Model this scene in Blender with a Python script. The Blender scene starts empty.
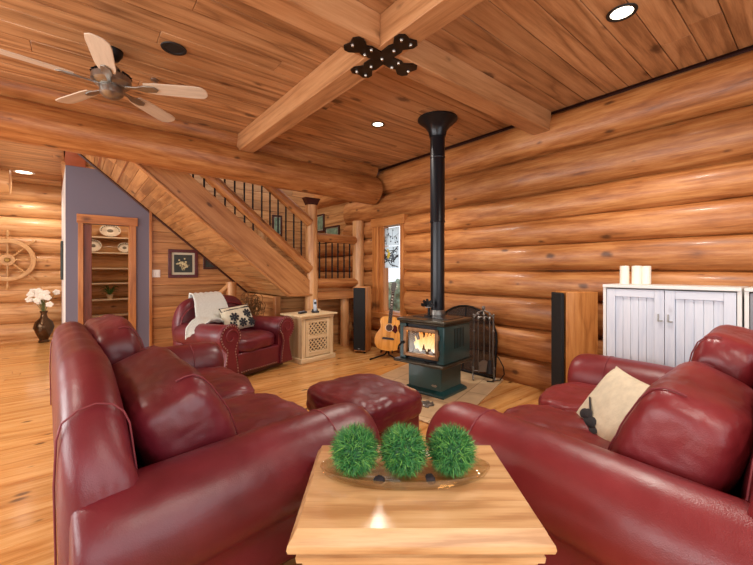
import bpy, math, random
from mathutils import Vector, Matrix, noise
PI = math.pi
R = math.radians
sc = bpy.context.scene
col = sc.collection
random.seed(7)

# ------------------------------------------------------------------ materials
def lin(c):
    return tuple(((x / 255) / 12.92 if x / 255 <= .04045 else ((x / 255 + .055) / 1.055) ** 2.4) for x in c) + (1.0,)

def new_mat(name):
    m = bpy.data.materials.new(name)
    m.use_nodes = True
    nt = m.node_tree
    return m, nt, nt.nodes['Principled BSDF']

def plain(name, rgb, rough=.5, metal=0., bump=0., bscale=80., coat=0., var=0.):
    m, nt, b = new_mat(name)
    b.inputs['Base Color'].default_value = lin(rgb)
    b.inputs['Roughness'].default_value = rough
    b.inputs['Metallic'].default_value = metal
    b.inputs['Coat Weight'].default_value = coat
    N, L = nt.nodes, nt.links
    if bump or var:
        tc = N.new('ShaderNodeTexCoord')
        n = N.new('ShaderNodeTexNoise')
        n.inputs['Scale'].default_value = bscale
        n.inputs['Detail'].default_value = 4
        L.new(tc.outputs['Object'], n.inputs['Vector'])
        if bump:
            bp = N.new('ShaderNodeBump')
            bp.inputs['Strength'].default_value = bump
            bp.inputs['Distance'].default_value = .01
            L.new(n.outputs['Fac'], bp.inputs['Height'])
            L.new(bp.outputs['Normal'], b.inputs['Normal'])
        if var:
            r = N.new('ShaderNodeValToRGB')
            c = lin(rgb)
            r.color_ramp.elements[0].position = .3
            r.color_ramp.elements[1].position = .7
            r.color_ramp.elements[0].color = tuple(max(0, x * (1 - var)) for x in c[:3]) + (1,)
            r.color_ramp.elements[1].color = tuple(min(1, x * (1 + var)) for x in c[:3]) + (1,)
            L.new(n.outputs['Fac'], r.inputs['Fac'])
            L.new(r.outputs['Color'], b.inputs['Base Color'])
    return m

def emit(name, rgb, strength):
    m, nt, b = new_mat(name)
    b.inputs['Base Color'].default_value = (0, 0, 0, 1)
    b.inputs['Emission Color'].default_value = lin(rgb)
    b.inputs['Emission Strength'].default_value = strength
    return m

def math_node(nt, op, a, b=None):
    n = nt.nodes.new('ShaderNodeMath')
    n.operation = op
    for i, v in enumerate((a, b)):
        if v is None:
            continue
        if isinstance(v, (int, float)):
            n.inputs[i].default_value = v
        else:
            nt.links.new(v, n.inputs[i])
    return n.outputs[0]

def wood(name, dark, mid, light, rough=.5, knots=1., knot_rgb=(62, 32, 14), var=.35, coat=0., bump=.25,
         along=.55, across=7., rings=.35):
    """grain follows the 'gco' attribute (length, width, thickness); 'rnd' shifts and tints each piece"""
    m, nt, b = new_mat(name)
    N, L = nt.nodes, nt.links
    g = N.new('ShaderNodeAttribute'); g.attribute_name = 'gco'
    rn = N.new('ShaderNodeAttribute'); rn.attribute_name = 'rnd'
    off = N.new('ShaderNodeVectorMath'); off.operation = 'SCALE'
    off.inputs[0].default_value = (13.1, 7.7, 5.3)
    L.new(rn.outputs['Fac'], off.inputs['Scale'])
    ad = N.new('ShaderNodeVectorMath'); ad.operation = 'ADD'
    L.new(g.outputs['Vector'], ad.inputs[0]); L.new(off.outputs[0], ad.inputs[1])
    def scaled(v):
        s = N.new('ShaderNodeVectorMath'); s.operation = 'MULTIPLY'
        L.new(ad.outputs[0], s.inputs[0]); s.inputs[1].default_value = v
        return s.outputs[0]
    n1 = N.new('ShaderNodeTexNoise'); n1.inputs['Scale'].default_value = 1
    n1.inputs['Detail'].default_value = 6; n1.inputs['Roughness'].default_value = .62
    L.new(scaled((along * 2.2, across * 2.6, across * 2.6)), n1.inputs['Vector'])
    n2 = N.new('ShaderNodeTexNoise'); n2.inputs['Scale'].default_value = 1
    n2.inputs['Detail'].default_value = 1.5
    L.new(scaled((along, across * .55, across * .55)), n2.inputs['Vector'])
    pp = math_node(nt, 'PINGPONG', math_node(nt, 'MULTIPLY', n2.outputs['Fac'], 11.), 1.)
    pp = math_node(nt, 'POWER', pp, 2.2)
    mix = math_node(nt, 'ADD', math_node(nt, 'MULTIPLY', n1.outputs['Fac'], 1 - rings * .5),
                    math_node(nt, 'MULTIPLY', math_node(nt, 'SUBTRACT', pp, .3), -rings * .55))
    n4 = N.new('ShaderNodeTexNoise'); n4.inputs['Scale'].default_value = 1
    n4.inputs['Detail'].default_value = 3; n4.inputs['Roughness'].default_value = .7
    L.new(scaled((6.5, across * 11, across * 11)), n4.inputs['Vector'])
    mix = math_node(nt, 'ADD', mix, math_node(nt, 'MULTIPLY', math_node(nt, 'SUBTRACT', n4.outputs['Fac'], .5), .42))
    mix = math_node(nt, 'ADD', mix, math_node(nt, 'MULTIPLY', n2.outputs['Fac'], .15))
    mix = math_node(nt, 'ADD', mix, .05)
    ramp = N.new('ShaderNodeValToRGB')
    e = ramp.color_ramp.elements
    e[0].position = .28; e[0].color = lin(dark)
    e[1].position = .80; e[1].color = lin(light)
    k = e.new(.53); k.color = lin(mid)
    L.new(mix, ramp.inputs['Fac'])
    hs = N.new('ShaderNodeHueSaturation')
    L.new(ramp.outputs['Color'], hs.inputs['Color'])
    L.new(math_node(nt, 'ADD', math_node(nt, 'MULTIPLY', rn.outputs['Fac'], var), 1 - var * .5), hs.inputs['Value'])
    out = hs.outputs['Color']
    if knots:
        vo = N.new('ShaderNodeTexVoronoi'); vo.voronoi_dimensions = '2D'
        vo.inputs['Scale'].default_value = 1
        L.new(scaled((2.1 * knots, 4.2 * knots, 1)), vo.inputs['Vector'])
        ns = N.new('ShaderNodeTexNoise'); ns.inputs['Scale'].default_value = 1
        L.new(scaled((20, 30, 30)), ns.inputs['Vector'])
        d = math_node(nt, 'ADD', vo.outputs['Distance'], math_node(nt, 'MULTIPLY', math_node(nt, 'SUBTRACT', ns.outputs['Fac'], .5), .08))
        sep = N.new('ShaderNodeSeparateColor'); L.new(vo.outputs['Color'], sep.inputs[0])
        d = math_node(nt, 'ADD', d, math_node(nt, 'MULTIPLY', sep.outputs[0], .16))
        mr = N.new('ShaderNodeMapRange'); mr.interpolation_type = 'SMOOTHSTEP'
        mr.inputs['From Min'].default_value = .04; mr.inputs['From Max'].default_value = .135
        mr.inputs['To Min'].default_value = .8; mr.inputs['To Max'].default_value = 0
        L.new(d, mr.inputs['Value'])
        mx = N.new('ShaderNodeMix'); mx.data_type = 'RGBA'
        L.new(mr.outputs[0], mx.inputs['Factor'])
        L.new(out, mx.inputs['A']); mx.inputs['B'].default_value = lin(knot_rgb)
        out = mx.outputs['Result']
    L.new(out, b.inputs['Base Color'])
    b.inputs['Roughness'].default_value = rough
    b.inputs['Coat Weight'].default_value = coat
    b.inputs['Coat Roughness'].default_value = .12
    if bump:
        bp = N.new('ShaderNodeBump'); bp.inputs['Strength'].default_value = bump
        bp.inputs['Distance'].default_value = .006
        L.new(mix, bp.inputs['Height']); L.new(bp.outputs['Normal'], b.inputs['Normal'])
    return m

def leather(name, dark, light, rough=.36):
    m, nt, b = new_mat(name)
    N, L = nt.nodes, nt.links
    tc = N.new('ShaderNodeTexCoord')
    n = N.new('ShaderNodeTexNoise'); n.inputs['Scale'].default_value = 3.5; n.inputs['Detail'].default_value = 5
    L.new(tc.outputs['Object'], n.inputs['Vector'])
    r = N.new('ShaderNodeValToRGB')
    r.color_ramp.elements[0].position = .32; r.color_ramp.elements[0].color = lin(dark)
    r.color_ramp.elements[1].position = .7; r.color_ramp.elements[1].color = lin(light)
    L.new(n.outputs['Fac'], r.inputs['Fac']); L.new(r.outputs['Color'], b.inputs['Base Color'])
    v = N.new('ShaderNodeTexVoronoi'); v.inputs['Scale'].default_value = 260
    L.new(tc.outputs['Object'], v.inputs['Vector'])
    n3 = N.new('ShaderNodeTexNoise'); n3.inputs['Scale'].default_value = 14; n3.inputs['Detail'].default_value = 6
    L.new(tc.outputs['Object'], n3.inputs['Vector'])
    h = math_node(nt, 'ADD', math_node(nt, 'MULTIPLY', v.outputs['Distance'], .12), n3.outputs['Fac'])
    bp = N.new('ShaderNodeBump'); bp.inputs['Strength'].default_value = .22; bp.inputs['Distance'].default_value = .012
    L.new(h, bp.inputs['Height']); L.new(bp.outputs['Normal'], b.inputs['Normal'])
    rr = N.new('ShaderNodeMapRange'); rr.inputs['To Min'].default_value = rough - .07; rr.inputs['To Max'].default_value = rough + .1
    L.new(n3.outputs['Fac'], rr.inputs['Value']); L.new(rr.outputs[0], b.inputs['Roughness'])
    b.inputs['Specular IOR Level'].default_value = .6
    return m

def glass_mat(name, tint=(255, 255, 255), rough=0., thin=True, refl=.08):
    m, nt, b = new_mat(name)
    N, L = nt.nodes, nt.links
    if thin:
        N.remove(b)
        t = N.new('ShaderNodeBsdfTransparent'); t.inputs['Color'].default_value = lin(tint)
        g = N.new('ShaderNodeBsdfGlossy'); g.inputs['Roughness'].default_value = .03
        mx = N.new('ShaderNodeMixShader'); mx.inputs[0].default_value = refl
        L.new(t.outputs[0], mx.inputs[1]); L.new(g.outputs[0], mx.inputs[2])
        L.new(mx.outputs[0], N['Material Output'].inputs['Surface'])
    else:
        b.inputs['Base Color'].default_value = lin(tint)
        b.inputs['Transmission Weight'].default_value = 1
        b.inputs['Roughness'].default_value = rough
        b.inputs['IOR'].default_value = 1.45
    return m

M = {}
M['log'] = wood('log_wood', (108, 60, 26), (162, 100, 50), (196, 138, 82), rough=.46, knots=.9, var=.22, coat=.08, bump=.5, along=.8, across=7., rings=.2)
M['log_pale'] = wood('pale_log_wood', (168, 112, 64), (204, 150, 96), (224, 178, 126), rough=.42, knots=.8, var=.16, coat=.1, bump=.35, across=7)
M['ceiling'] = wood('ceiling_cedar', (140, 97, 61), (182, 134, 90), (207, 162, 118), rough=.42, knots=.55, var=.26, along=.5, across=9, rings=.5, bump=.12)
M['beam'] = wood('beam_fir', (155, 105, 65), (188, 136, 90), (206, 157, 113), rough=.46, knots=.5, var=.12, rings=.4, bump=.12, across=9)
M['floor'] = wood('pine_floor', (180, 114, 54), (212, 154, 88), (230, 182, 120), rough=.2, knots=1.1, var=.16, coat=.3, bump=.08, rings=.35, across=9)
M['panel'] = wood('cedar_panel', (140, 90, 48), (180, 126, 74), (206, 156, 102), rough=.46, knots=.6, var=.34, bump=.15, across=9)
M['stair'] = wood('stair_fir', (148, 92, 50), (178, 120, 70), (198, 142, 90), rough=.38, knots=1.0, var=.12, coat=.1, bump=.1, across=8)
M['trim'] = wood('trim_fir', (140, 82, 36), (178, 112, 56), (200, 138, 80), rough=.4, knots=.5, var=.15, bump=.1)
M['door_red'] = wood('red_brown_door', (96, 46, 28), (122, 62, 40), (140, 76, 50), rough=.4, knots=0, var=.1)
M['header'] = wood('red_header', (120, 56, 30), (150, 76, 42), (170, 92, 54), rough=.5, knots=0, var=.1)
M['table'] = wood('ash_table', (176, 130, 84), (204, 162, 112), (220, 184, 138), rough=.34, knots=.3, var=.12, coat=.15, along=1.2, across=12, rings=.6, bump=.06, knot_rgb=(150, 95, 50))
M['lattice'] = wood('limed_pine', (196, 164, 118), (222, 196, 152), (238, 216, 178), rough=.55, knots=.6, var=.12, knot_rgb=(150, 100, 60))
M['oak'] = wood('speaker_oak', (156, 94, 40), (188, 122, 60), (206, 144, 80), rough=.4, knots=0, var=.1, along=1.2, across=12)
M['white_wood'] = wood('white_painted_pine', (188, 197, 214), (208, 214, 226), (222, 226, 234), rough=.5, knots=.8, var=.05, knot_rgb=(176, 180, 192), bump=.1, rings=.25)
M['grey_wood'] = wood('grey_door_pine', (120, 120, 128), (140, 140, 148), (156, 156, 162), rough=.5, knots=0, var=.1, rings=.25)  # darker grey tone for the doors of the second cabinet
M['cream_edge'] = plain('white_cabinet_edge', (226, 224, 220), .45)
M['leather'] = leather('burgundy_leather', (84, 18, 30), (112, 30, 42))
M['leather_red'] = leather('red_leather', (104, 24, 32), (132, 40, 46))
M['seam'] = plain('leather_seam', (122, 46, 54), .5)
M['nail'] = plain('nickel_nailhead', (190, 170, 160), .3, 1.)
M['black'] = plain('black_metal', (18, 18, 20), .45, .6, bump=.05)
M['black_cloth'] = plain('black_grille', (12, 12, 14), .8, bump=.3, bscale=400)
M['pipe'] = plain('stove_pipe_black', (22, 24, 30), .3, .3)
M['iron'] = plain('wrought_iron', (128, 122, 116), .38, .8, bump=.2, bscale=120)
M['steel_dark'] = plain('brushed_dark_steel', (58, 50, 46), .32, .9, var=.3, bscale=9)
M['bolt'] = plain('bolt_steel', (190, 180, 170), .25, 1.)
M['green'] = plain('green_enamel', (26, 66, 68), .28, .15, coat=.3, var=.2, bscale=6)
M['stovetop'] = plain('brown_stove_top', (66, 60, 48), .3, .5, var=.3, bscale=8)
M['bronze'] = plain('bronze_frame', (152, 118, 88), .32, .85, var=.2, bscale=20)
M['soot'] = plain('firebrick', (60, 44, 34), .9, bump=.4, bscale=60)
M['firewood'] = plain('burning_firewood', (80, 56, 40), .9, bump=.6, bscale=40, var=.4)
M['nickel'] = plain('brushed_nickel', (150, 146, 140), .3, .9)
M['blade'] = wood('whitewashed_blade', (186, 166, 142), (206, 188, 166), (220, 204, 184), rough=.5, knots=0, var=.06)
M['purple'] = plain('slate_purple_paint', (112, 108, 123), .7, bump=.03, bscale=200)
M['white_paint'] = plain('white_paint', (232, 230, 226), .55)
M['white_plastic'] = plain('white_plastic', (236, 234, 228), .35)
M['wax'] = plain('ivory_wax', (238, 230, 214), .45)
M['wick'] = plain('wick', (40, 34, 30), .9)
M['china'] = plain('china', (236, 226, 206), .2)
M['china_mark'] = plain('china_pattern', (120, 108, 84), .3)
M['shelf_white'] = plain('shelf_edge_cream', (228, 208, 176), .5)
M['maroon'] = plain('maroon_frame', (84, 24, 26), .35, var=.2, bscale=20)
M['dark_frame'] = plain('dark_brown_frame', (66, 30, 22), .4)
M['mount'] = plain('pale_mount', (200, 196, 172), .8)
M['print_dark'] = plain('dark_print', (52, 58, 54), .6, var=.3, bscale=30)
M['print_green'] = plain('landscape_print', (118, 138, 112), .6, var=.5, bscale=14)
M['print_flower'] = plain('print_flower', (206, 196, 150), .6)
M['lamp'] = emit('downlight_lens', (255, 236, 208), 9.)
M['dark_lens'] = plain('dark_grille', (22, 20, 20), .6)
M['tile'] = None
M['blanket'] = plain('knit_blanket', (226, 232, 226), .95, bump=.9, bscale=90, var=.12)
M['pillow_cream'] = plain('cream_fabric', (214, 205, 180), .9, bump=.4, bscale=24, var=.10)
M['pillow_black'] = plain('charcoal_fabric', (44, 44, 48), .9, bump=.3, bscale=150)
M['cloth_white'] = plain('pale_cloth', (206, 212, 204), .9, bump=.3, bscale=90)
M['glass'] = glass_mat('window_glass')
M['stove_glass'] = glass_mat('stove_glass', (255, 246, 236))
M['dish'] = glass_mat('dish_glass', (250, 247, 238), refl=.2)
M['pewter'] = plain('bronze_vase', (84, 62, 42), .25, .8, var=.3, bscale=12)
M['petal'] = plain('white_petal', (240, 232, 218), .7)
M['stem'] = plain('stem', (96, 104, 56), .7)
M['leaf'] = plain('plant_leaf', (74, 110, 52), .6, var=.3, bscale=30)
M['twig'] = plain('dry_twig', (116, 82, 46), .8)
M['guitar_top'] = wood('guitar_spruce', (206, 132, 40), (228, 156, 58), (238, 172, 76), rough=.2, knots=0, var=.05, coat=.4, along=1, across=14)
M['guitar_side'] = plain('guitar_side', (96, 46, 22), .2, coat=.4)
M['guitar_neck'] = plain('guitar_fretboard', (40, 26, 20), .4)
M['pickguard'] = plain('pickguard', (70, 14, 14), .15)
M['mother'] = plain('pearl_inlay', (220, 214, 200), .3)
M['phone'] = plain('silver_phone', (170, 174, 180), .35, .4)
M['phone_dark'] = plain('phone_dark', (28, 30, 34), .4)
M['wheel'] = wood('wheel_wood', (160, 112, 64), (198, 148, 92), (220, 176, 120), rough=.4, knots=0, var=.2)
M['brass'] = plain('brass_hub', (150, 116, 60), .35, .8)
M['pot'] = plain('cream_pot', (220, 206, 180), .5)
M['pod'] = plain('dark_pod', (34, 26, 34), .7)
M['bark'] = plain('branch_black', (24, 22, 26), .6)
M['milk_glass'], _nt, _b = new_mat('pale_leaded_glass')
_nt.nodes.remove(_b)
_t = _nt.nodes.new('ShaderNodeBsdfTranslucent'); _t.inputs['Color'].default_value = (.9, .93, .96, 1)
_d = _nt.nodes.new('ShaderNodeBsdfTransparent'); _x = _nt.nodes.new('ShaderNodeMixShader'); _x.inputs[0].default_value = .35
_nt.links.new(_t.outputs[0], _x.inputs[1]); _nt.links.new(_d.outputs[0], _x.inputs[2]); _nt.links.new(_x.outputs[0], _nt.nodes['Material Output'].inputs['Surface'])
M['bird'] = plain('yellow_bird', (196, 176, 60), .6)
M['bird_dark'] = plain('slate_bird', (70, 84, 96), .6)
M['hedge'] = plain('garden_shrub', (132, 146, 122), .9, bump=.8, bscale=6, var=.6)
M['lawn'] = plain('garden_lawn', (120, 132, 92), .9, var=.2, bscale=3)

def grass_mat():
    m, nt, b = new_mat('artificial_grass')
    N, L = nt.nodes, nt.links
    rn = N.new('ShaderNodeAttribute'); rn.attribute_name = 'rnd'
    r = N.new('ShaderNodeValToRGB')
    e = r.color_ramp.elements
    e[0].color = lin((26, 86, 50)); e[1].color = lin((140, 196, 92)); e[1].position = 1
    k = e.new(.55); k.color = lin((58, 134, 66))
    L.new(rn.outputs['Fac'], r.inputs['Fac']); L.new(r.outputs['Color'], b.inputs['Base Color'])
    b.inputs['Roughness'].default_value = .5
    return m
M['grass'] = grass_mat()

def fire_mat():
    m, nt, b = new_mat('flame')
    N, L = nt.nodes, nt.links
    g = N.new('ShaderNodeAttribute'); g.attribute_name = 'gco'
    sx = N.new('ShaderNodeSeparateXYZ'); L.new(g.outputs['Vector'], sx.inputs[0])
    r = N.new('ShaderNodeValToRGB')
    e = r.color_ramp.elements
    e[0].color = lin((255, 244, 214)); e[1].color = lin((236, 140, 50)); e[1].position = 1
    k = e.new(.5); k.color = lin((255, 222, 156))
    L.new(sx.outputs[0], r.inputs['Fac'])
    b.inputs['Base Color'].default_value = (0, 0, 0, 1)
    L.new(r.outputs['Color'], b.inputs['Emission Color'])
    b.inputs['Emission Strength'].default_value = 1.5
    return m
M['flame'] = fire_mat()

def tile_mat():
    m, nt, b = new_mat('hearth_tile')
    N, L = nt.nodes, nt.links
    tc = N.new('ShaderNodeTexCoord')
    mp = N.new('ShaderNodeMapping'); mp.inputs['Rotation'].default_value = (0, 0, R(-17))
    L.new(tc.outputs['Object'], mp.inputs['Vector'])
    br = N.new('ShaderNodeTexBrick'); br.offset = 0
    br.inputs['Scale'].default_value = 1
    br.inputs['Brick Width'].default_value = .42; br.inputs['Row Height'].default_value = .42
    br.inputs['Mortar Size'].default_value = .006
    br.inputs['Color1'].default_value = lin((206, 176, 136)); br.inputs['Color2'].default_value = lin((220, 194, 156))
    br.inputs['Mortar'].default_value = lin((170, 140, 104))
    L.new(mp.outputs[0], br.inputs['Vector'])
    n = N.new('ShaderNodeTexNoise'); n.inputs['Scale'].default_value = 7; n.inputs['Detail'].default_value = 5
    L.new(tc.outputs['Object'], n.inputs['Vector'])
    mx = N.new('ShaderNodeMix'); mx.data_type = 'RGBA'; mx.blend_type = 'MULTIPLY'
    mx.inputs['Factor'].default_value = .35
    r = N.new('ShaderNodeValToRGB'); r.color_ramp.elements[0].color = lin((170, 150, 130)); r.color_ramp.elements[0].position = .3
    r.color_ramp.elements[1].position = .65
    L.new(n.outputs['Fac'], r.inputs['Fac'])
    L.new(br.outputs['Color'], mx.inputs['A']); L.new(r.outputs['Color'], mx.inputs['B'])
    L.new(mx.outputs['Result'], b.inputs['Base Color'])
    b.inputs['Roughness'].default_value = .4
    return m
M['tile'] = tile_mat()

def mesh_screen_mat():
    m, nt, b = new_mat('fire_screen_mesh')
    N, L = nt.nodes, nt.links
    tc = N.new('ShaderNodeTexCoord')
    ck = N.new('ShaderNodeTexChecker'); ck.inputs['Scale'].default_value = 240
    L.new(tc.outputs['Object'], ck.inputs['Vector'])
    b.inputs['Base Color'].default_value = lin((26, 20, 16))
    b.inputs['Roughness'].default_value = .6
    a = math_node(nt, 'ADD', math_node(nt, 'MULTIPLY', ck.outputs['Fac'], .35), .35)
    b.inputs['Alpha'].default_value = .5; L.new(math_node(nt, 'MULTIPLY', a, .85), b.inputs['Alpha'])
    return m
M['screen'] = mesh_screen_mat()

# ------------------------------------------------------------------ mesh builder
class MB:
    def __init__(s):
        s.v = []; s.f = []; s.g = []; s.r = []; s.rnd = .5
    def add(s, vs, fs, gs=None):
        o = len(s.v)
        s.v += [tuple(x) for x in vs]
        s.g += [tuple(x) for x in (gs or vs)]
        for f in fs:
            s.f.append([i + o for i in f]); s.r.append(s.rnd)
        return s
    def box(s, c, size, rot=None):
        rot = rot or Matrix.Identity(3)
        hx, hy, hz = [x / 2 for x in size]
        loc = [(-hx, -hy, -hz), (hx, -hy, -hz), (hx, hy, -hz), (-hx, hy, -hz), (-hx, -hy, hz), (hx, -hy, hz), (hx, hy, hz), (-hx, hy, hz)]
        order = sorted(range(3), key=lambda i: -size[i])
        ox = random.random() * 9
        gs = [(p[order[0]] + ox, p[order[1]] + ox, p[order[2]]) for p in loc]
        vs = [Vector(c) + rot @ Vector(p) for p in loc]
        fs = [(0, 3, 2, 1), (4, 5, 6, 7), (0, 1, 5, 4), (1, 2, 6, 5), (2, 3, 7, 6), (3, 0, 4, 7)]
        return s.add(vs, fs, gs)
    def cyl(s, p0, p1, r0, r1=None, n=16, cap=True, seg=1, wob=0., flat=1., seed=0., sq=1.):
        """tapered round bar; wob roughens it like a peeled log; flat squashes it along x"""
        r1 = r0 if r1 is None else r1
        p0 = Vector(p0); p1 = Vector(p1); ax = (p1 - p0); ln = ax.length; ax.normalize()
        up = Vector((0, 0, 1)) if abs(ax.z) < .9 else Vector((1, 0, 0))
        a = ax.cross(up).normalized(); b = ax.cross(a).normalized()
        vs = []; gs = []; fs = []
        for k in range(seg + 1):
            t = k / seg
            rr = r0 + (r1 - r0) * t
            for i in range(n + 1):
                th = 2 * PI * i / n
                q = rr
                if wob:
                    q += wob * noise.noise(Vector((t * ln * 1.1 + seed, math.cos(th) * .8, math.sin(th) * .8 + seed * .37)))
                    q += wob * .3 * noise.noise(Vector((t * ln * 5 + seed, math.cos(th) * 2, math.sin(th) * 2)))
                d = a * (math.copysign(abs(math.cos(th)) ** sq, math.cos(th)) * q) + b * (math.copysign(abs(math.sin(th)) ** sq, math.sin(th)) * q)
                d.x *= flat
                vs.append(p0 + ax * (ln * t) + d)
                gs.append((ln * t + seed * 3, th * rr, seed))
        w = n + 1
        for k in range(seg):
            for i in range(n):
                fs.append((k * w + i, k * w + i + 1, (k + 1) * w + i + 1, (k + 1) * w + i))
        if cap:
            m = len(vs)
            for e, base, pc in ((0, 0, p0), (1, seg * w, p1)):
                c = len(vs); vs.append(pc); gs.append((0, 0, 0))
                for i in range(n):
                    vs_i = (base + i, base + i + 1, c) if e else (base + i + 1, base + i, c)
                    fs.append(vs_i)
        return s.add(vs, fs, gs)
    def tube(s, pts, r, n=8, closed=False, taper=None):
        pts = [Vector(p) for p in pts]; m = len(pts)
        vs = []; gs = []; fs = []; prev = None; L = 0
        for k, p in enumerate(pts):
            t = (pts[(k + 1) % m] - pts[k - 1]) if (closed or 0 < k < m - 1) else (pts[1] - pts[0] if k == 0 else pts[-1] - pts[-2])
            t.normalize()
            if prev is None:
                up = Vector((0, 0, 1)) if abs(t.z) < .9 else Vector((1, 0, 0))
                a = t.cross(up).normalized()
            else:
                a = (prev - t * prev.dot(t)).normalized()
            prev = a; b = t.cross(a)
            rr = r * (taper(k / (m - 1)) if taper else 1)
            if k: L += (p - pts[k - 1]).length
            for i in range(n):
                th = 2 * PI * i / n
                vs.append(p + a * math.cos(th) * rr + b * math.sin(th) * rr); gs.append((L, th * rr, 0))
        for k in range(m if closed else m - 1):
            for i in range(n):
                k2 = (k + 1) % m
                fs.append((k * n + i, k * n + (i + 1) % n, k2 * n + (i + 1) % n, k2 * n + i))
        if not closed:
            fs.append(tuple(range(n))[::-1]); fs.append(tuple((m - 1) * n + i for i in range(n)))
        return s.add(vs, fs, gs)
    def lathe(s, prof, c=(0, 0, 0), n=24, sx=1., sy=1., rot=None):
        c = Vector(c); vs = []; gs = []; fs = []
        for k, (r, z) in enumerate(prof):
            for i in range(n):
                th = 2 * PI * i / n
                p = Vector((r * sx * math.cos(th), r * sy * math.sin(th), z))
                vs.append(c + (rot @ p if rot else p)); gs.append((z, th * .1, r))
        for k in range(len(prof) - 1):
            for i in range(n):
                j = (i + 1) % n
                fs.append((k * n + i, k * n + j, (k + 1) * n + j, (k + 1) * n + i))
        if prof[0] == prof[-1]: return s.add(vs, fs, gs)
        if prof[0][0] > 1e-5: fs.append(tuple(range(n))[::-1])
        if prof[-1][0] > 1e-5: fs.append(tuple((len(prof) - 1) * n + i for i in range(n)))
        return s.add(vs, fs, gs)
    def loft(s, rings, cap=True):
        n = len(rings[0]); vs = []; gs = []; fs = []
        L = 0
        for k, rg in enumerate(rings):
            for i, p in enumerate(rg):
                vs.append(Vector(p)); gs.append(Vector(p))
        for k in range(len(rings) - 1):
            for i in range(n):
                j = (i + 1) % n
                fs.append((k * n + i, k * n + j, (k + 1) * n + j, (k + 1) * n + i))
        if cap:
            fs.append(tuple(range(n))[::-1]); fs.append(tuple((len(rings) - 1) * n + i for i in range(n)))
        return s.add(vs, fs, gs)
    def prism(s, poly, fn0, fn1):
        """poly 2D outline; fn0/fn1 map (u,v) to the two end faces"""
        n = len(poly)
        vs = [fn0(*p) for p in poly] + [fn1(*p) for p in poly]
        ox = random.random() * 5
        gs = [(p[0] + ox, p[1], 0) for p in poly] + [(p[0] + ox, p[1], .05) for p in poly]
        fs = [tuple(range(n))[::-1], tuple(range(n, 2 * n))] + [(i, (i + 1) % n, n + (i + 1) % n, n + i) for i in range(n)]
        return s.add(vs, fs, gs)
    def ball(s, c, r, n=12, m=8, sz=1., sx=1., sy=1., rot=None):
        prof = [(max(1e-6, r * math.sin(PI * k / m)), -r * sz * math.cos(PI * k / m)) for k in range(m + 1)]
        return s.lathe(prof, c, n, sx, sy, rot)
    def blob(s, c, half, k=3.2, n=12, wr=.0, wf=5., seed=0., rot=None, warp=None):
        """puffy rounded box with wrinkles"""
        c = Vector(c); idx = {}; vs = []; fs = []
        def vid(p):
            key = tuple(round(x, 5) for x in p)
            if key not in idx:
                idx[key] = len(vs)
                q = (abs(p[0]) ** k + abs(p[1]) ** k + abs(p[2]) ** k) ** (1 / k)
                d = Vector(p) / q
                w = Vector((d.x * half[0], d.y * half[1], d.z * half[2]))
                if warp: w = Vector(warp(w))
                if wr:
                    nv = Vector((d.x / half[0], d.y / half[1], d.z / half[2])).normalized()
                    q1 = noise.noise(w * wf + Vector((seed, seed * 2, 0)))
                    q2 = noise.noise(Vector((w.x * wf * 2.6, w.y * wf * 1.2, w.z * wf * 2.2)) + Vector((seed, 0, seed)))
                    q3 = noise.noise(Vector((w.x * wf * 5.5, w.y * wf * 2.4, w.z * wf * 3.4)) + Vector((seed * 3, 1, seed)))
                    w += nv * (wr * q1 + wr * .5 * (abs(q2) - .25) - wr * .42 * max(0, .22 - abs(q3)) * 4 * (.4 + abs(q1)))
                vs.append(c + (rot @ w if rot else w))
            return idx[key]
        for ax in range(3):
            for sg in (-1, 1):
                for i in range(n):
                    for j in range(n):
                        def pt(a, b):
                            q = [0, 0, 0]; q[ax] = sg
                            q[(ax + 1) % 3] = -1 + 2 * a / n; q[(ax + 2) % 3] = -1 + 2 * b / n
                            return vid(q)
                        f = (pt(i, j), pt(i + 1, j), pt(i + 1, j + 1), pt(i, j + 1))
                        fs.append(f if sg > 0 else f[::-1])
        return s.add(vs, fs)
    def build(s, name, mat, parent=None, bevel=0., smooth=True, angle=40, sub=0, loc=None, rotz=0., seg=2):
        me = bpy.data.meshes.new(name)
        me.from_pydata([tuple(v) for v in s.v], [], s.f)
        a = me.attributes.new('gco', 'FLOAT_VECTOR', 'POINT')
        a.data.foreach_set('vector', [x for g in s.g for x in g])
        b = me.attributes.new('rnd', 'FLOAT', 'FACE')
        b.data.foreach_set('value', s.r)
        if smooth:
            me.polygons.foreach_set('use_smooth', [True] * len(me.polygons))
            me.set_sharp_from_angle(angle=R(angle))
        me.materials.append(mat)
        me.update()
        o = bpy.data.objects.new(name, me)
        col.objects.link(o)
        if parent: o.parent = parent
        if loc: o.location = loc
        o.rotation_euler.z = rotz
        if bevel:
            md = o.modifiers.new('bevel', 'BEVEL'); md.width = bevel; md.segments = seg; md.limit_method = 'ANGLE'; md.angle_limit = R(35)
        if sub:
            md = o.modifiers.new('sub', 'SUBSURF'); md.levels = sub; md.render_levels = sub
        return o

def tag(o, label, cat, group=None):
    o['label'] = label; o['category'] = cat
    if group: o['group'] = group
    return o

def thing(name, label, cat, loc=(0, 0, 0), rotz=0., group=None):
    o = bpy.data.objects.new(name, None); col.objects.link(o)
    o.empty_display_size = .1
    o.location = loc; o.rotation_euler.z = rotz
    return tag(o, label, cat, group)

def structure(o):
    o['kind'] = 'structure'
    return o

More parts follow.
